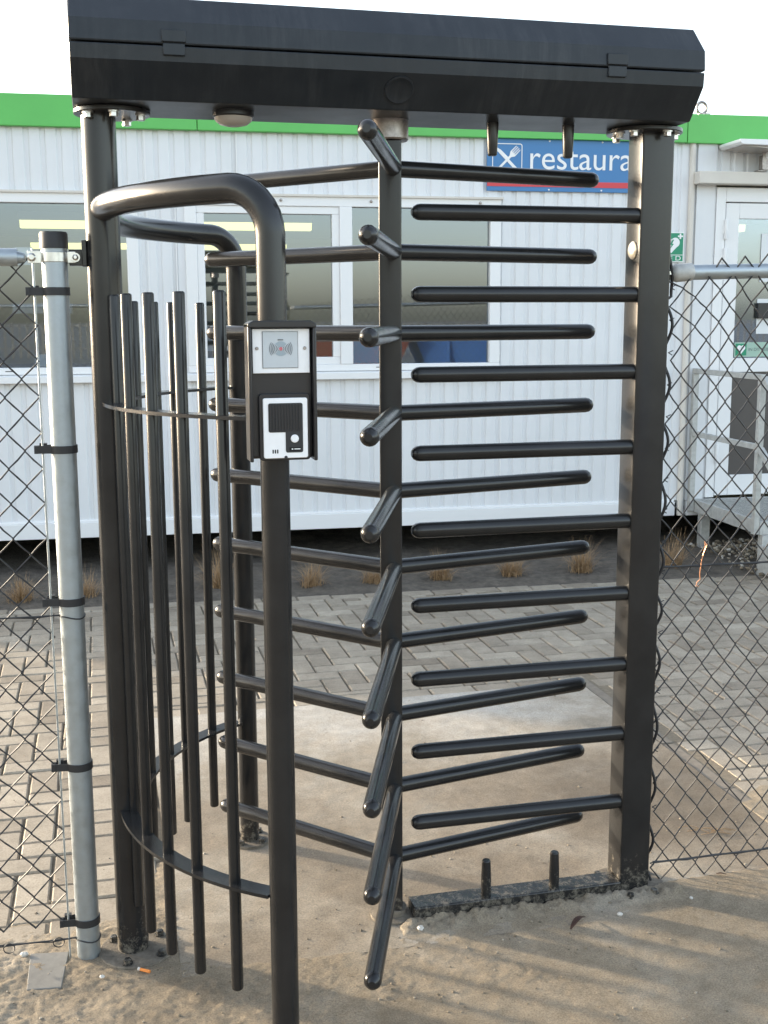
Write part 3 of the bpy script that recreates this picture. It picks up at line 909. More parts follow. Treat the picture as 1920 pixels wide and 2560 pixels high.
fm.box(LU + 0.045, 4.86, -1.02, -0.98, 0.266, 0.354); fm.box(LU + 0.045, 4.86, -0.06, -0.02, 0.266, 0.354)
L(fm).build('platform_frame', GALV_DULL, t, bevel=0.002)
gr = MB()
for k in range(46): gr.box(LU + 0.045 + k * 0.031, LU + 0.048 + k * 0.031, -0.98, -0.06, 0.325, 0.353)
for k in range(26): gr.box(LU + 0.045, 4.86, -0.975 + k * 0.0355, -0.969 + k * 0.0355, 0.340, 0.3525)
L(gr).build('grating', GALV_DULL, t, smooth=0)
for u, v in ((LU + 0.085, -0.10), (LU + 0.075, -1.0), (4.83, -0.10), (4.83, -1.0)):
    L(MB().box(u - 0.035, u + 0.035, v - 0.03, v + 0.03, -0.02, 0.264)).build('leg', GALV_DULL, t, bevel=0.003)
L(MB().box(LU + 0.05, 4.86, -1.34, -1.06, 0.16, 0.19)).build('step', GALV_DULL, t, bevel=0.003)
L(MB().box(LU + 0.022, LU + 0.045, -1.40, -1.022, 0.02, 0.20)).build('stringer', GALV_DULL, t, bevel=0.003)

# gravel heaped beneath the landing
gv = MB()
def stone(mb, c, r, tint):
    vs = []; n = 6
    st = Matrix.Rotation(random.random() * 6.3, 3, 'Z') @ Matrix.Rotation(random.uniform(-.5, .5), 3, 'X')
    sc_ = (random.uniform(.8, 1.3), random.uniform(.7, 1.0), random.uniform(.5, .8))
    for h, q in ((-0.8, 0.55), (0.0, 1.0), (0.75, 0.6)):
        for k in range(n):
            a_ = 2 * math.pi * k / n
            j = random.uniform(.85, 1.12)
            vs.append(Vector(c) + st @ Vector((q * j * math.cos(a_) * sc_[0], q * j * math.sin(a_) * sc_[1], h * sc_[2])) * r)
    fs = [tuple(range(n))[::-1], tuple(range(2 * n, 3 * n))]
    for L_ in (0, n): fs += [(L_ + k, L_ + (k + 1) % n, L_ + n + (k + 1) % n, L_ + n + k) for k in range(n)]
    mb.add(vs, fs, tint)
for k in range(1500):
    u = random.uniform(3.42, 4.9); v = random.uniform(-1.25, 0.0)
    h = 0.05 * max(0, 1 - ((u - 4.1) / 0.8) ** 2) * max(0, 1 - ((v + 0.55) / 0.7) ** 2) + 0.012
    if random.random() > 0.25 + 14 * (h - 0.012) + (0.3 if u > 3.5 else 0): continue
    c = bp(u, v, h + random.uniform(-0.006, 0.01))
    stone(gv, c, random.uniform(0.008, 0.021), random.random())
tag(gv.build('gravel', STONES, smooth=0, tint=True), 'pale mixed gravel heaped under the metal landing', 'gravel', kind='stuff')

# ------------------------------------------------------------------ dry grass tufts
def tuft(x, y, h, n, lean, label):
    mb = MB()
    for k in range(n):
        a = random.uniform(0, 2 * math.pi)
        sp = random.random() ** 0.6 * 1.55
        ln = h * random.uniform(0.55, 1.1)
        bx, by = random.gauss(0, 0.03), random.gauss(0, 0.025)
        pts = []
        ang = sp * 0.5
        px, pz = 0.0, 0.0
        seg = 5
        for q in range(seg + 1):
            pts.append((px, pz))
            ang2 = ang + sp * 0.95 * q / seg
            px += math.sin(ang2) * ln / seg; pz += math.cos(ang2) * ln / seg
        w0 = random.uniform(0.0011, 0.0022)
        vs = []
        for q, (r_, z_) in enumerate(pts):
            wd = w0 * (1 - 0.8 * q / seg)
            ox, oy = -math.sin(a) * wd, math.cos(a) * wd
            cx, cy = x + bx + r_ * math.cos(a) + lean * z_, y + by + r_ * math.sin(a)
            vs += [(cx - ox, cy - oy, z_), (cx + ox, cy + oy, z_)]
        mb.add(vs, [(2 * q, 2 * q + 1, 2 * q + 3, 2 * q + 2) for q in range(seg)])
    return solo(mb, 'grass_tuft', STRAW, (x, y, 0.0), label, 'plant', 'dry grass tufts in the soil bed', smooth=0)
TUFTS = [(-1.27, 4.14, .22, 170, 0, 'flat dry tuft at the far left behind the chain link'),
         (-0.86, 4.14, .24, 140, .1, 'straw tuft showing between the galvanised post and the black round post'),
         (-0.06, 4.16, .30, 150, -.1, 'tall straw tuft with long blades behind the cage bars'),
         (0.52, 4.10, .25, 150, .1, 'straw tuft right of the front cage post'),
         (0.92, 4.08, .22, 150, 0, 'straw tuft just left of the rotor column'),
         (1.36, 4.07, .25, 190, 0, 'wide straw tuft just right of the rotor column'),
         (1.81, 4.06, .23, 180, 0, 'straw tuft halfway between rotor column and square post'),
         (2.36, 4.06, .24, 180, 0, 'reddish straw tuft just left of the square post'),
         (2.98, 4.02, .26, 120, .15, 'sparse straw tuft right of the square post behind the mesh')]
for a in TUFTS: tuft(a[0] + random.uniform(-.03, .03), a[1], a[2] * random.uniform(0.78, 1.05), int(a[3] * 1.5), *a[4:])

# ================================================================== TURNSTILE
ts = thing('turnstile', 'black full height turnstile gate with three rows of rotor arms and barred cage', 'turnstile', (0, 0, 0))
HZ = 2.162
HX0, HX1 = -0.775, 0.757
YC = -0.028
prof_up = [(-0.213, 2.272), (-0.2125, 2.281), (-0.209, 2.321), (-0.146, 2.386), (0.090, 2.386), (0.152, 2.321), (0.156, 2.281), (0.156, 2.274)]
prof_lo = [(-0.145, HZ), (-0.209, 2.236), (-0.212, 2.269), (0.155, 2.269), (0.152, 2.236), (0.089, HZ)]
a = MB(); a.prism(prof_up, 0, HX0, HX1); hc = a.build('header_cover', HEADER, ts, smooth=0, bevel=0.004)
a = MB(); a.prism(prof_lo, 0, HX0 + 0.001, HX1 - 0.001); hb = a.build('header_base', HEADER, ts, smooth=0, bevel=0.003)
for x in (-0.548, 0.519):
    a = MB(); a.box(x - 0.027, x + 0.027, -0.2175, -0.2085, 2.276, 2.303); a.box(x - 0.024, x + 0.024, -0.2165, -0.205, 2.248, 2.274)
    a.build('latch', HEADER, hc, bevel=0.002)
a = MB(); nrm = Vector((0, -0.074, -0.064)).normalized()
# round embossed badge on the sloping lower front face
c0 = Vector((-0.022, -0.180, 2.2025)); ex = Vector((1, 0, 0)); ey = nrm.cross(ex)
ring = []
for r_, d_ in ((0.036, -0.0005), (0.036, 0.0022), (0.032, 0.0032), (0.029, 0.0018), (0.010, 0.0018)):
    ring += [c0 + nrm * d_ + (ex * math.cos(2 * math.pi * k / 32) + ey * math.sin(2 * math.pi * k / 32)) * r_ for k in range(32)]
a.add(ring, [(i * 32 + k, i * 32 + (k + 1) % 32, (i + 1) * 32 + (k + 1) % 32, (i + 1) * 32 + k) for i in range(4) for k in range(32)] + [tuple(range(128, 160))])
a.build('badge', HEADER, hb)
a = MB(); a.lathe([(0.050, 0.0), (0.050, -0.012), (0.047, -0.015)], (-0.40, -0.045, HZ), 32); lp = a.build('ceiling_lamp', PLASTIC, ts)
a = MB(); a.lathe([(0.0465, -0.014), (0.044, -0.022), (0.034, -0.030), (0.018, -0.034), (0.004, -0.035)], (-0.40, -0.045, HZ), 32); a.build('lamp_lens', LAMP_GLASS, lp)
# posts
PL = (-0.717, 0.0); PR = (0.722, 0.0)
PF = (0.70 * math.cos(R(235.7)), 0.70 * math.sin(R(235.7)))
PB = (0.66 * math.cos(R(120)), 0.66 * math.sin(R(120)))
a = MB(); a.tube([(PL[0], PL[1], 0.0), (PL[0], PL[1], HZ - 0.012)], 0.041, 32); a.build('round_post', BLACK_DUSTY, ts)
a = MB(); a.prism(rrect(PR[0] - 0.046, PR[0] + 0.046, PR[1] - 0.045, PR[1] + 0.045, 0.006, 3), 2, 0.0, HZ - 0.012); sp = a.build('square_post', BLACK_DUSTY, ts)
a = MB(); a.lathe([(0.024, 0.0), (0.024, -0.003), (0.020, -0.007), (0.010, -0.0095), (0.002, -0.010)], (PR[0] - 0.046, -0.006, 1.848), 24, 'x'); a.build('lens_dome', LENS_STEEL, sp)
def flange(c, z0, z1, r, name, par, angs, m, rb):
    a = MB(); a.lathe([(r, z0), (r, z1)], (c[0], c[1], 0), 40)
    f = a.build(name, m, par, bevel=0.002)
    up = z0 > 1
    for an in angs:
        x, y = c[0] + rb * math.cos(R(an)), c[1] + rb * math.sin(R(an))
        b = MB()
        z = z0 if up else z1
        s_ = -1 if up else 1
        b.lathe([(0.0135, 0), (0.0135, s_ * 0.003)], (x, y, z), 16)
        b.lathe([(0.0105, s_ * 0.003), (0.0105, s_ * 0.013), (0.009, s_ * 0.014)], (x, y, z), 6)
        b.build('bolt', STEEL if up else BLACK_DUSTY, f)
flange((-0.684, 0.0), HZ - 0.012, HZ - 0.0005, 0.090, 'top_flange', ts, (218, 272, 338, 60, 130), BLACK, 0.071)
flange((0.700, 0.0), HZ - 0.012, HZ - 0.0005, 0.100, 'top_flange', ts, (192, 225, 292, 342, 60, 130), BLACK, 0.080)
DUSTFL = mat('sand_covered_plate', (0.15, 0.128, 0.10), 0.9, vary=0.45, vscale=45, bump=0.6, bscale=180, bdist=0.003)
flange((PL[0] + 0.01, PL[1] - 0.01), -0.004, 0.0105, 0.100, 'base_flange', ts, (250, 320, 40, 140), DUSTFL, 0.080)
flange(PB, 0.000, 0.013, 0.066, 'base_flange', ts, (230, 310, 50, 140), DUSTFL, 0.052)
flange(PF, -0.004, 0.012, 0.072, 'base_flange', ts, (230, 310, 50, 140), DUSTFL, 0.055)
flange(PR, -0.004, 0.0105, 0.108, 'base_flange', ts, (250, 300, 30, 140), DUSTFL, 0.092)
# U-shaped guide tubes: up the outer post, over in a bend and round to the round post
def guide(P, ang_post, sgn, rad, zt, r_arc):
    rb = 0.095
    th = math.atan2(P[1], P[0])
    pts = [(P[0], P[1], 0.0), (P[0], P[1], 0.6), (P[0], P[1], 1.2), (P[0], P[1], zt - rb)]
    rr = math.hypot(*P)
    da = rb / rr
    for k in range(1, 9):
        q = math.pi / 2 * k / 8
        t_ = th - sgn * da * (1 - math.cos(q)) * 1.0
        pts.append((rr * math.cos(t_), rr * math.sin(t_), zt - rb + rb * math.sin(q)))
    t0 = th - sgn * da
    t1 = math.pi if sgn > 0 else math.pi
    if t1 - t0 > math.pi: t0 += 2 * math.pi
    if t0 < 0: t0 += 2 * math.pi
    n = 18
    for k in range(1, n + 1):
        f = k / n
        t_ = t0 + (t1 - t0) * f
        r_ = rr + (r_arc - rr) * f
        pts.append((r_ * math.cos(t_), r_ * math.sin(t_), zt))
    a = MB(); a.tube(pts, rad, 24)
    return a.build('guide_tube', BLACK_DUSTY, ts)
guide(PF, 0, 1, 0.0305, 1.932, 0.715)
guide(PB, 0, -1, 0.030, 1.912, 0.715)
# flat hoops
def hoop(a0, a1, r0, r1, z):
    n = 24; w = 0.022; h = 0.004
    mb = MB(); vs = []
    for k in range(n + 1):
        t_ = R(a0 + (a1 - a0) * k / n); r_ = r0 + (r1 - r0) * k / n
        for q, zz in ((r_ - w, z - h), (r_ + w, z - h), (r_ + w, z + h), (r_ - w, z + h)):
            vs.append((q * math.cos(t_), q * math.sin(t_), zz))
    fs = [(4 * k + j, 4 * k + (j + 1) % 4, 4 * k + 4 + (j + 1) % 4, 4 * k + 4 + j) for k in range(n) for j in range(4)] + [(0, 1, 2, 3), (4 * n + 3, 4 * n + 2, 4 * n + 1, 4 * n)]
    mb.add(vs, fs)
    return mb.build('cage_hoop', BLACK, ts, smooth=30)
for z in (1.466, 0.41):
    hoop(183, 233.5, 0.715, 0.70, z)
    hoop(177, 122.5, 0.69, 0.668, z)
for ang in (184.0, 195.8, 206.0, 215.6, 225.3):
    x, y = 0.70 * math.cos(R(ang)), 0.70 * math.sin(R(ang))
    a = MB(); a.tube([(x, y, 0.155), (x, y, 0.8), (x, y, 1.724)], 0.0135, 14, ('soft', 'soft')); a.build('cage_bar', BLACK, ts)
for ang, r_ in ((131, .68), (141.7, .68), (149.7, .68), (161.7, .68), (171, .685)):
    x, y = r_ * math.cos(R(ang)), r_ * math.sin(R(ang))
    a = MB(); a.tube([(x, y, 0.165), (x, y, 0.8), (x, y, 1.713)], 0.0135, 14, ('soft', 'soft')); a.build('cage_bar', BLACK, ts)
# rotor
RT = R(-108.3)
a = MB()
poly = rot2(rrect(-0.029, 0.029, -0.029, 0.029, 0.005, 3), -14.5, (0, 0))
a.prism(poly, 2, 0.03, HZ - 0.052); a.build('rotor_column', BLACK_DUSTY, ts)
a = MB(); a.lathe([(0.047, 0.0), (0.047, -0.046), (0.044, -0.050), (0.030, -0.050)], (0, 0, HZ), 32); a.build('rotor_collar', COLLAR, ts)
a = MB(); a.lathe([(0.062, 0.003), (0.062, 0.012), (0.040, 0.016), (0.040, 0.032)], (0, 0, 0), 32); a.build('rotor_bearing', DUSTFL, ts)
Z0, DZ = 2.045, 0.2072
for k in range(10):
    z = Z0 - k * DZ
    for j in range(3):
        an = RT + j * 2 * math.pi / 3
        tip = Vector((0.612 * math.cos(an), 0.612 * math.sin(an), z))
        base = Vector((0.012, 0.004, z)) if j == 0 else Vector((0.0, 0.0, z))
        d = (tip - base).normalized()
        a = MB(); a.tube([base + d * 0.022, base + d * 0.3, tip], 0.0212, 20, ('flat', 'cap'))
        a.build('rotor_arm', BLACK_DUSTY if z < 0.5 else BLACK, ts)
for k in range(9):
    z = 1.938 - k * DZ
    a = MB(); a.tube([(0.683, -0.018, z), (0.4, -0.016, z), (0.080, -0.0144, z)], 0.0212, 20, ('flat', 'cap')); a.build('barrier_bar', BLACK, ts)
for x in (0.263, 0.470):
    a = MB(); a.tube([(x, -0.03, HZ), (x, -0.03, HZ - 0.03), (x, -0.03, HZ - 0.078)], [0.0155, 0.0148, 0.0125], 16, ('flat', 'soft')); a.build('top_pin', BLACK, ts)
    a = MB(); a.tube([(x + 0.005, -0.03, 0.04), (x + 0.005, -0.03, 0.095), (x + 0.005, -0.03, 0.148)], [0.0145, 0.0145, 0.0125], 16, ('flat', 'soft')); a.build('floor_pin', BLACK_DUSTY, ts)
a = MB(); a.box(0.05, PR[0] - 0.047, -0.055, 0.018, 0.002, 0.045); a.build('threshold_beam', BLACK_DUSTY, ts, bevel=0.004)

# ------------------------------------------------------------------ access terminal on the front guide tube
tx = PF[0]
TF = -0.664
DX = 0.0022
t = thing('access_terminal', 'black terminal box with silver card reader and intercom on the front cage post', 'card reader', (tx, PF[1], 1.39))
BX0, BX1, BZ0, BZ1 = -0.456 + DX, -0.326 + DX, 1.388, 1.664
a = MB()
a.box(BX0, BX1, TF + 0.012, PF[1] - 0.026, BZ0 + 0.004, BZ1 - 0.010)
hs = a.build('housing', PLASTIC, t, bevel=0.006)
a = MB()   # hood: side cheeks and top visor
a.box(BX0 - 0.003, BX0 + 0.004, TF - 0.010, PF[1] - 0.036, BZ0, BZ1 - 0.004)
a.box(BX1 - 0.004, BX1 + 0.003, TF - 0.010, PF[1] - 0.036, BZ0, BZ1 - 0.004)
a.prism([(BX0 - 0.003, BZ1 - 0.012), (BX1 + 0.003, BZ1 - 0.012), (BX1 + 0.003, BZ1 - 0.004), (BX1 - 0.008, BZ1 + 0.002), (BX0 + 0.008, BZ1 + 0.002), (BX0 - 0.003, BZ1 - 0.004)], 1, TF - 0.012, PF[1] - 0.037)
a.build('hood', PLASTIC, t, bevel=0.002)
RX0, RX1, RZ0, RZ1 = -0.449 + DX, -0.335 + DX, 1.563, 1.650
a = MB(); a.box(RX0, RX1, TF + 0.002, TF + 0.0125, RZ0, RZ1); rp = a.build('reader_plate', SILVER, t, bevel=0.001)
SX, SZ = -0.394 + DX, 1.609
a = MB(); a.box(SX - 0.0355, SX + 0.0355, TF + 0.0006, TF + 0.0022, SZ - 0.036, SZ + 0.036); a.build('screen_border', DGREY, rp)
a = MB(); a.box(SX - 0.0345, SX + 0.0345, TF - 0.0004, TF + 0.0008, SZ - 0.035, SZ + 0.035); a.build('reader_screen', LGREY, rp)
yy = TF - 0.0010
a = MB(); disc(a, (SX + 0.001, SZ + 0.002), 0.0145, yy, 32, 0.0, 0, 360); a.build('grey_disc', MGREY, rp, smooth=0)
a = MB(); a.add([(SX + 0.001, yy - 0.0003, SZ + 0.002)] + [(SX + 0.001 + 0.015 * math.cos(R(q)), yy - 0.0003, SZ + 0.002 + 0.015 * math.sin(R(q))) for q in range(-38, 39, 4)], [(0, i, i + 1) for i in range(1, 20)])
a.add([(SX + 0.001, yy - 0.0003, SZ + 0.002)] + [(SX + 0.001 + 0.015 * math.cos(R(q)), yy - 0.0003, SZ + 0.002 + 0.015 * math.sin(R(q))) for q in range(142, 219, 4)], [(0, i, i + 1) for i in range(1, 20)])
a.build('disc_notch', LGREY, rp, smooth=0)
a = MB()
for q in range(6):
    r_ = 0.0055 + q * 0.0033
    for a0, a1 in ((-34, 34), (146, 214)): disc(a, (SX + 0.001, SZ + 0.002), r_ + 0.0015 - q * 0.0001, yy - 0.0006, 40, r_, a0, a1)
a.build('wave_print', DGREY, rp, smooth=0)
a = MB(); disc(a, (SX + 0.001, SZ + 0.002), 0.0036, yy - 0.0009, 20); a.build('red_dot', REDDOT, rp, smooth=0)
a = MB(); a.box(SX - 0.005, SX + 0.006, yy - 0.0006, yy + 0.0004, SZ + 0.0185, SZ + 0.0205); a.build('dash_print', DGREY, rp)
for x in (RX0 + 0.009, RX1 - 0.010):
    a = MB(); a.lathe([(0.0034, 0.0022), (0.0034, 0.0), (0.0026, -0.0008)], (x, TF + 0.0005, SZ + 0.003), 14, 'y'); a.build('screw', COLLAR, rp)
# intercom
IX0, IX1, IZ0, IZ1 = -0.436 + DX, -0.338 + DX, 1.391, 1.520
a = MB(); a.prism(rrect(IX0 - 0.003, IX1 + 0.003, IZ0 - 0.002, IZ1 + 0.003, 0.008), 1, TF + 0.002, TF + 0.0125); ic = a.build('intercom_frame', PLASTIC, t, bevel=0.002)
a = MB(); a.prism(rrect(IX0 + 0.005, IX1 - 0.004, IZ0 + 0.003, IZ1 - 0.006, 0.004), 1, TF - 0.004, TF + 0.0025); a.build('intercom_panel', SILVER, ic, bevel=0.001)
a = MB(); a.prism(rrect(IX0 + 0.015, IX1 - 0.014, IZ0 + 0.055, IZ1 - 0.016, 0.004), 1, TF - 0.0050, TF - 0.0036)
a.prism(rrect(IX0 + 0.049, IX1 - 0.0141, IZ0 + 0.014, IZ0 + 0.060, 0.004), 1, TF - 0.0052, TF - 0.0036)
a.build('speaker_field', RUBBER, ic)
a = MB()
for q in range(11):
    x = IX0 + 0.0185 + q * 0.0059
    a.box(x - 0.0013, x + 0.0013, TF - 0.0068, TF - 0.0049, IZ0 + 0.058, IZ1 - 0.019)
a.build('speaker_grille', PLASTIC, ic)
a = MB(); a.lathe([(0.0082, 0.0), (0.0080, -0.003), (0.0065, -0.0042)], (IX0 + 0.067, TF - 0.0050, IZ0 + 0.042), 24, 'y'); a.build('call_button', SILVER, ic)
a = MB(); a.box(IX0 + 0.056, IX0 + 0.079, TF - 0.0058, TF - 0.0051, IZ0 + 0.0175, IZ0 + 0.0245); a.build('name_plate', SHADOW_GAP, ic)
a = MB(); a.box(IX0 + 0.066, IX0 + 0.078, TF - 0.0064, TF - 0.0057, IZ0 + 0.0202, IZ0 + 0.0220); a.box(IX0 + 0.0605, IX0 + 0.0635, TF - 0.0064, TF - 0.0057, IZ0 + 0.0200, IZ0 + 0.0222); a.build('name_print', SIGNWHITE, ic)
a = MB()
for q in range(3): a.box(IX0 + 0.022 + q * 0.0046, IX0 + 0.0245 + q * 0.0046, TF - 0.0046, TF - 0.0039, IZ0 + 0.013, IZ0 + 0.0205)
a.build('slot_mark', SHADOW_GAP, ic)
a = MB(); a.lathe([(0.0032, 0.0), (0.0032, -0.002)], (IX0 + 0.049, TF - 0.0038, IZ0 + 0.0045), 14, 'y'); a.build('bottom_screw', RUBBER, ic)

# ================================================================== CHAIN-LINK FENCES
def mesh_fence(x_start, step, ncol, z_top, h, nrow, warp, r=0.0024):
    """chain link: column i zigzags between x_i and x_i + step; neighbouring wires hook at their turns"""
    mb = MB()
    for i in range(ncol):
        pts = []
        for k in range(int(2 * nrow) + 1):
            side = k % 2
            x = x_start + step * (i + (side if i % 1 == 0 else 0))
            if i % 2: x = x_start + step * (i + 1 - side)
            # neighbouring wires mirror each other so their turns meet
            z = z_top - k * h / 2
            x, y, z = warp(x, 0.0, z)
            dy = 0.0022 if side else -0.0022
            if pts:
                px, py, pz = pts[-1]
                pts.append(((px + x) / 2 + random.gauss(0, 0.0007), (py + y + dy) / 2, (pz + z) / 2 + random.gauss(0, 0.0007)))
            pts.append((x + (0.0012 if (side ^ (i % 2)) else -0.0012), y + dy, z))
        mb.tube(pts, r, 5)
    return mb
# --- left fence
lf = thing('chain_link_fence', 'chain link fence on a galvanised capped post left of the turnstile', 'fence', (-0.833, 0, 0), 0, 'chain link fences either side of the turnstile')
PX = -0.833
a = MB(); a.tube([(PX, 0, -0.02), (PX, 0, 0.9), (PX, 0, 1.842)], 0.0302, 28); gp = a.build('fence_post', GALV, lf)
a = MB(); a.lathe([(0.0335, 1.838), (0.0335, 1.872), (0.031, 1.877), (0.01, 1.878)], (PX, 0, 0), 28); a.build('post_cap', RUBBER, gp)
a = MB(); a.lathe([(0.0325, 1.806), (0.0325, 1.829)], (PX, 0, 0), 28); a.box(PX - 0.062, PX - 0.030, -0.012, -0.008, 1.803, 1.832); a.box(PX + 0.030, PX + 0.050, -0.014, -0.010, 1.804, 1.831)
cl = a.build('post_clamp', STEEL, gp, bevel=0.001)
a = MB(); a.box(PX + 0.034, PX + 0.079, -0.009, 0.020, 1.798, 1.836); a.box(PX + 0.064, PX + 0.076, -0.016, 0.022, 1.796, 1.858); a.build('wall_bracket', BLACK, gp, bevel=0.002)
a = MB(); a.lathe([(0.011, 0), (0.011, -0.005)], (PX + 0.049, -0.0135, 1.817), 16, 'y'); a.lathe([(0.0075, -0.005), (0.0075, -0.011), (0.004, -0.015), (0.004, -0.018)], (PX + 0.049, -0.0135, 1.817), 6, 'y')
a.lathe([(0.010, 0), (0.010, -0.005), (0.006, -0.008)], (PX - 0.052, -0.012, 1.817), 14, 'y'); a.build('clamp_bolt', STEEL, gp)
for z in (1.737, 1.355, 0.970, 0.5346, 0.104):
    a = MB()
    n = 20
    pts = []
    for k in range(n + 1):
        t_ = R(200 + 320 * k / n - 360)
        pts.append((PX + 0.0335 * math.cos(t_), 0.0335 * math.sin(t_)))
    pts = [(PX - 0.066, 0.004), (PX - 0.058, 0.010)] + pts[::-1][0:0] + pts
    o1 = [(PX + 0.0335 * math.cos(R(q)), 0.0335 * math.sin(R(q))) for q in range(205, 516, 15)]
    outer = [(PX - 0.062, -0.011)] + o1 + [(PX - 0.062, 0.006)]
    inner = [(PX - 0.060, -0.008)] + [(PX + 0.0305 * math.cos(R(q)), 0.0305 * math.sin(R(q))) for q in range(205, 516, 15)] + [(PX - 0.060, 0.003)]
    m_ = len(outer)
    hh = 0.0095
    vs = [(x, y, z - hh) for x, y in outer] + [(x, y, z - hh) for x, y in inner] + [(x, y, z + hh) for x, y in outer] + [(x, y, z + hh) for x, y in inner]
    fs = []
    for k in range(m_):
        k2 = (k + 1) % m_
        fs += [(k, k2, 2 * m_ + k2, 2 * m_ + k), (m_ + k, 3 * m_ + k, 3 * m_ + k2, m_ + k2), (k, m_ + k, m_ + k2, k2), (2 * m_ + k, 2 * m_ + k2, 3 * m_ + k2, 3 * m_ + k)]
    a.add(vs, fs)
    a.box(PX - 0.070, PX - 0.0605, -0.013, 0.008, z - hh, z + hh)
    a.box(PX - 0.058, PX - 0.040, 0.006, 0.020, z + 0.001, z + 0.014)
    a.build('strap', RUBBER, gp, smooth=30)
a = MB(); a.tube([(PX - 0.073, 0, 1.816), (PX - 0.10, 0, 1.817)], [0.012, 0.019], 16, ('dome', 'none')); a.tube([(PX - 0.10, 0, 1.817), (-3.4, 0, 1.815)], 0.0185, 20); a.tube([(PX - 0.085, 0, 1.817), (PX - 0.125, 0, 1.817)], 0.0212, 20)
a.build('top_rail', GALV, lf)
a = MB(); a.tube([(PX - 0.048, -0.004, -0.005), (PX - 0.050, -0.004, 0.9), (PX - 0.050, -0.004, 1.838)], 0.0026, 8); a.build('tension_bar', GALV, lf)
def lw(x, y, z): return (x + 0.004 * noise.noise(Vector((x * 5, z * 5, 0))), 0.0 + 0.006 * noise.noise(Vector((x * 3, z * 3, 7))), z + 0.004 * noise.noise(Vector((x * 4, z * 4, 3))))
mb = mesh_fence(PX - 0.0495 - 0.0405 * 60, 0.0405, 60, 1.829, 0.0865, 20, lw)
mb.build('mesh', WIRE, lf)
a = MB()
for z in (0.935, 0.058):
    pts = [(-3.4 + (PX - 0.03 + 3.4) * k / 40, -0.004, z + 0.003 * noise.noise(Vector((k * .7, z, 0)))) for k in range(41)]
    a.tube(pts, 0.0021, 6)
    a.tube([(p[0], p[1] + 0.004 * math.sin(i * 1.7), p[2] + 0.004 * math.cos(i * 1.7)) for i, p in enumerate(pts)], 0.0014, 5)
    a.tube([(PX + 0.0315 * math.cos(R(q)), 0.0315 * math.sin(R(q)), z - 0.004 + 0.004 * math.sin(R(q * 2))) for q in range(0, 360, 18)], 0.0018, 6, closed=True)
for cx_ in (PX - 0.075, PX - 0.20):
    a.tube([(cx_ + 0.014 * math.cos(R(q)), -0.008, 0.052 + 0.013 * math.sin(R(q))) for q in range(0, 360, 24)], 0.0016, 5, closed=True)
a.build('tension_wire', WIRE, lf)
a = MB(); a.tube([(-3.4, 0.0, -0.02), (-3.4, 0, 1.85)], 0.0302, 20); a.build('fence_post', GALV, lf)
# --- right fence
rf = thing('chain_link_fence', 'chain link fence tied with wavy black wire to the square post right of the turnstile', 'fence', (0.80, 0, 0), 0, 'chain link fences either side of the turnstile')
def rz(x): return 1.788 + 0.085 * (x - 0.80)
a = MB(); a.tube([(0.822, 0, rz(0.822)), (3.6, 0, 1.86)], 0.0205, 20); rl = a.build('top_rail', GALV, rf)
a = MB(); a.tube([(0.790, 0, rz(0.79)), (0.797, 0, rz(0.797)), (0.806, 0, rz(0.806)), (0.850, 0, rz(0.85))], [0.010, 0.020, 0.0245, 0.0245], 20, ('flat', 'soft')); a.box(0.768, 0.795, -0.004, 0.004, 1.768, 1.806); a.build('rail_end_cap', GALV_DULL, rl)
a = MB(); a.lathe([(0.010, 0), (0.010, -0.006), (0.005, -0.012)], (0.784, -0.004, 1.789), 12, 'y'); a.build('rail_bolt', STEEL, rl)
def rw(x, y, z):
    k = max(0.0, 1 - (x - 0.80) / 0.25)
    return (x + 0.006 * noise.noise(Vector((x * 6, z * 4, 1))) + 0.010 * k * math.sin(z * 9), -0.024 * max(0, 1 - abs(z - 1.79) / 0.08) + 0.006 * noise.noise(Vector((x * 3, z * 3, 2))), z + 0.085 * (x - 0.80) * min(1, max(0, z / 1.7)) - (0.05 * max(0, 1 - (x - 0.8) / 0.12) * max(0, (z - 1.6) / 0.22)) + 0.005 * noise.noise(Vector((x * 4, z * 4, 8))))
mb = mesh_fence(0.790, 0.0365, 66, 1.819, 0.0885, 20.5, rw, 0.0024)
mb.build('mesh', WIRE, rf)
a = MB()
for z, zr in ((0.966, -0.01), (0.066, -0.004)):
    pts = [(0.80 + 2.8 * k / 50, -0.004, z + zr * k / 8 * (1 if k < 8 else 1) * 0.4 + 0.0025 * noise.noise(Vector((k * .8, z, 3)))) for k in range(51)]
    a.tube(pts, 0.0030, 6)
    a.tube([(p[0], p[1] + 0.0035 * math.sin(i * 1.9), p[2] + 0.0035 * math.cos(i * 1.9)) for i, p in enumerate(pts)], 0.0018, 5)
a.build('tension_wire', WIRE, rf)
a = MB()
pts = []
for k in range(150):
    z = 1.862 - k * 1.845 / 149
    w_ = math.sin((1.862 - z) / (0.166 + 0.012 * noise.noise(Vector((z * 2.1, 3, 0)))) * 2 * math.pi)
    if z > 1.72: x = 0.770 + 0.022 * min(1, (1.862 - z) / 0.09)
    else: x = 0.783 + 0.0095 * w_ + 0.003 * noise.noise(Vector((z * 9, 0, 0)))
    pts.append((x, -0.012 - 0.006 * w_, z))
a.tube(pts, 0.0042, 8); a.build('lacing_cable', CABLE, rf)
a = MB()
for k in range(20):
    z = 1.75 - k * 0.0885
    a.tube([(0.788, -0.010, z), (0.801, -0.012, z + 0.006)], 0.0014, 5); a.tube([(0.788, -0.010, z), (0.800, -0.010, z - 0.007)], 0.0014, 5)
a.build('cut_wire_end', WIRE, rf)
a = MB(); a.tube([(3.6, 0.0, -0.02), (3.6, 0, 1.9)], 0.0302, 20); a.build('fence_post', GALV, rf)

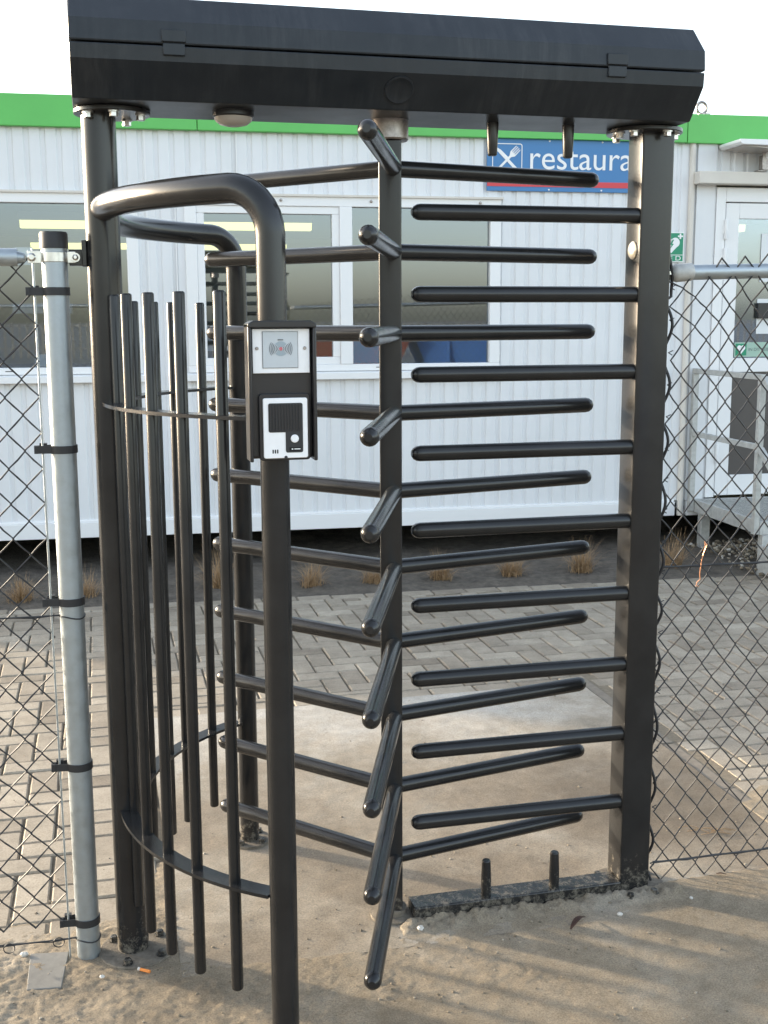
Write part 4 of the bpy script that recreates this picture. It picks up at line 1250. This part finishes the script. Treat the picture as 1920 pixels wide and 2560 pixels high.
# ------------------------------------------------------------------ litter and small things
mb = MB(); mb.tube([(0.925, -0.006, 1.035), (0.928, -0.008, 1.02), (0.917, -0.008, 0.98), (0.913, -0.008, 0.94), (0.915, -0.008, 0.925), (0.905, -0.008, 0.916), (0.902, -0.01, 0.908), (0.91, -0.01, 0.904)], 0.0016, 6)
mb.tube([(0.925, -0.006, 1.033), (0.931, -0.01, 1.026), (0.919, -0.01, 0.995)], 0.0013, 5)
solo(mb, 'copper_scrap', COPPER, (0.91, -0.008, 0.904), 'bent scrap of copper wire hooked in the right chain link mesh', 'wire')
def leaf(c, L_, rz_, m, label, curl=0.3):
    mb = MB(); n = 8; vs = []
    for k in range(n + 1):
        f = k / n; wd = 0.19 * L_ * math.sin(math.pi * f ** 0.8) ** 0.8 if 0 < k < n else 0.004
        z = 0.004 + 0.25 * curl * L_ * math.sin(math.pi * f)
        for s_ in (-1, 0, 1):
            x, y = (f - .5) * L_, s_ * wd / 2
            vs.append((c[0] + x * math.cos(rz_) - y * math.sin(rz_), c[1] + x * math.sin(rz_) + y * math.cos(rz_), c[2] + z + (0.35 * wd if s_ else 0)))
    mb.add(vs, [(3 * k + j, 3 * k + j + 1, 3 * k + j + 4, 3 * k + j + 3) for k in range(n) for j in (0, 1)])
    o = solo(mb, 'dead_leaf', m, c, label, 'leaf', smooth=60)
    md = o.modifiers.new('thick', 'SOLIDIFY'); md.thickness = 0.0008
    return o
leaf((0.485, -0.185, 0.008), 0.085, R(38), LEAF, 'curled dark brown dead leaf on the sand in front of the threshold beam', 0.5)
leaf((1.02, -0.02, 0.006), 0.03, R(-20), LEAF, 'small brown leaf on sand beneath the right chain link mesh')
leaf((1.50, 1.62, 0.006), 0.05, R(15), ORANGE, 'orange brown leaf on the pavers behind the right fence')
t = thing('cigarette_butt', 'orange cigarette butt with white end beside the round post base plate', 'litter', (-0.690, -0.135, 0.010))
a = MB(); a.tube([(-0.703, -0.125, 0.013), (-0.680, -0.142, 0.013)], 0.0042, 10); a.build('filter', ORANGE, t)
a = MB(); a.tube([(-0.709, -0.1205, 0.013), (-0.7035, -0.1246, 0.013)], 0.0043, 10); a.build('paper_end', WHITEBIT, t)
mb = MB(); mb.prism([(-0.985, 0.035), (-0.885, 0.020), (-0.900, -0.150), (-0.985, -0.138)], 2, -0.03, 0.0072)
solo(mb, 'loose_tile', TILE, (-0.94, -0.06, 0.0), 'grey paving tile half buried in sand below the galvanised post', 'tile', bevel=0.002)
for (x, y, s_, lab) in ((-1.0, 0.03, .016, 'white scrap of paper on the sand left of the grey tile'), (0.62, -0.165, .016, 'whitish chip of stone on the sand near the square post base'), (0.055, -0.10, .02, 'pale torn scrap beside the rotor foot'), (-0.80, -0.13, .012, 'crumpled white scrap between grey tile and base plate'), (0.86, -0.13, .010, 'tiny white chip on sand right of the square post')):
    mb = MB(); stone(mb, (x, y, 0.010), s_ * 0.62, 0.9)
    solo(mb, 'scrap', WHITEBIT, (x, y, 0.006), lab, 'litter', smooth=0)
mb = MB()
for k in range(7):
    x, y = 1.08 + random.uniform(-.06, .06), 0.27 + random.uniform(-.05, .05)
    a_ = random.uniform(-0.5, 0.4); l_ = random.uniform(.03, .07)
    mb.tube([(x, y, 0.012), (x + l_ * math.cos(a_), y + l_ * math.sin(a_) * .6, 0.016), (x + 1.7 * l_ * math.cos(a_ - .3), y + 1.7 * l_ * math.sin(a_ - .3) * .6, 0.011)], 0.0012, 5)
solo(mb, 'straw_wisp', STRAW, (1.08, 0.27, 0.008), 'wisp of dry straw lying on the slab behind the right mesh', 'straw')
# loose grit on sand and slab
gt = MB()
for k in range(1500):
    x = random.uniform(-1.3, 1.7); y = random.uniform(-0.75, 0.35) if k < 1150 else random.uniform(0.3, 1.8)
    dens = 0.35 + (0.65 if (x < -0.35 and y < 0) else 0) + (0.6 if -0.15 < x < 0.55 and -0.45 < y < -0.05 else 0)
    if random.random() > dens: continue
    z = max(0.004 if (SX0 < x < SX1 and SY0 < y < SY1) else (0.0 if y > 0.2 else -1), sand_h(x, y))
    stone(gt, (x, y, z + 0.001), random.choice((0.0015, 0.002, 0.0025, 0.003, 0.0045)) * random.uniform(.7, 1.3), random.random() * 0.8)
tag(gt.build('grit', STONES, smooth=0, tint=True), 'loose sandy grit scattered over the ground around the turnstile', 'grit', kind='stuff')

# ------------------------------------------------------------------ yard behind the camera, seen only mirrored in the window panes
def skip(x, y, m, label):
    mb = MB()
    mb.add([(x - 1.6, y - .8, 0), (x + 1.6, y - .8, 0), (x + 1.6, y + .8, 0), (x - 1.6, y + .8, 0), (x - 2.1, y - 1, 1.15), (x + 2.1, y - 1, 1.15), (x + 2.1, y + 1, 1.15), (x - 2.1, y + 1, 1.15)],
           [(3, 2, 1, 0), (0, 1, 5, 4), (1, 2, 6, 5), (2, 3, 7, 6), (3, 0, 4, 7), (4, 5, 6, 7)])
    for k in (-1.2, 0, 1.2): mb.box(x + k - .05, x + k + .05, y + 0.8, y + 1.03, 0.1, 1.1)
    mb.box(x - 2.14, x + 2.14, y - 1.04, y + 1.04, 1.10, 1.18)
    return solo(mb, 'waste_skip', m, (x, y, 0), label, 'skip')
skip(7.3, -19.5, mat('blue_skip_paint', (0.05, 0.14, 0.38), 0.5), 'blue waste skip mirrored low in the right window pane')
skip(2.9, -19.0, mat('red_skip_paint', (0.16, 0.045, 0.035), 0.5), 'red waste skip mirrored in the right window pane left of the blue one')
mb = MB()
for k in range(160): mb.prism([(-20 + k * 0.32, 0.0), (-20 + k * 0.32 + 0.1, 0.0), (-20 + k * 0.32 + 0.1, 1.5), (-20 + k * 0.32 + 0.05, 1.62), (-20 + k * 0.32, 1.5)], 1, -40.02, -40.0)
for z in (0.4, 1.4): mb.box(-20, 31.2, -40.06, -40.022, z, z + 0.06)
solo(mb, 'palisade_fence', mat('weathered_palisade', (0.17, 0.17, 0.17), 0.7), (5, -40, 0), 'distant palisade fence mirrored along the horizon of the right window pane', 'fence', smooth=0)
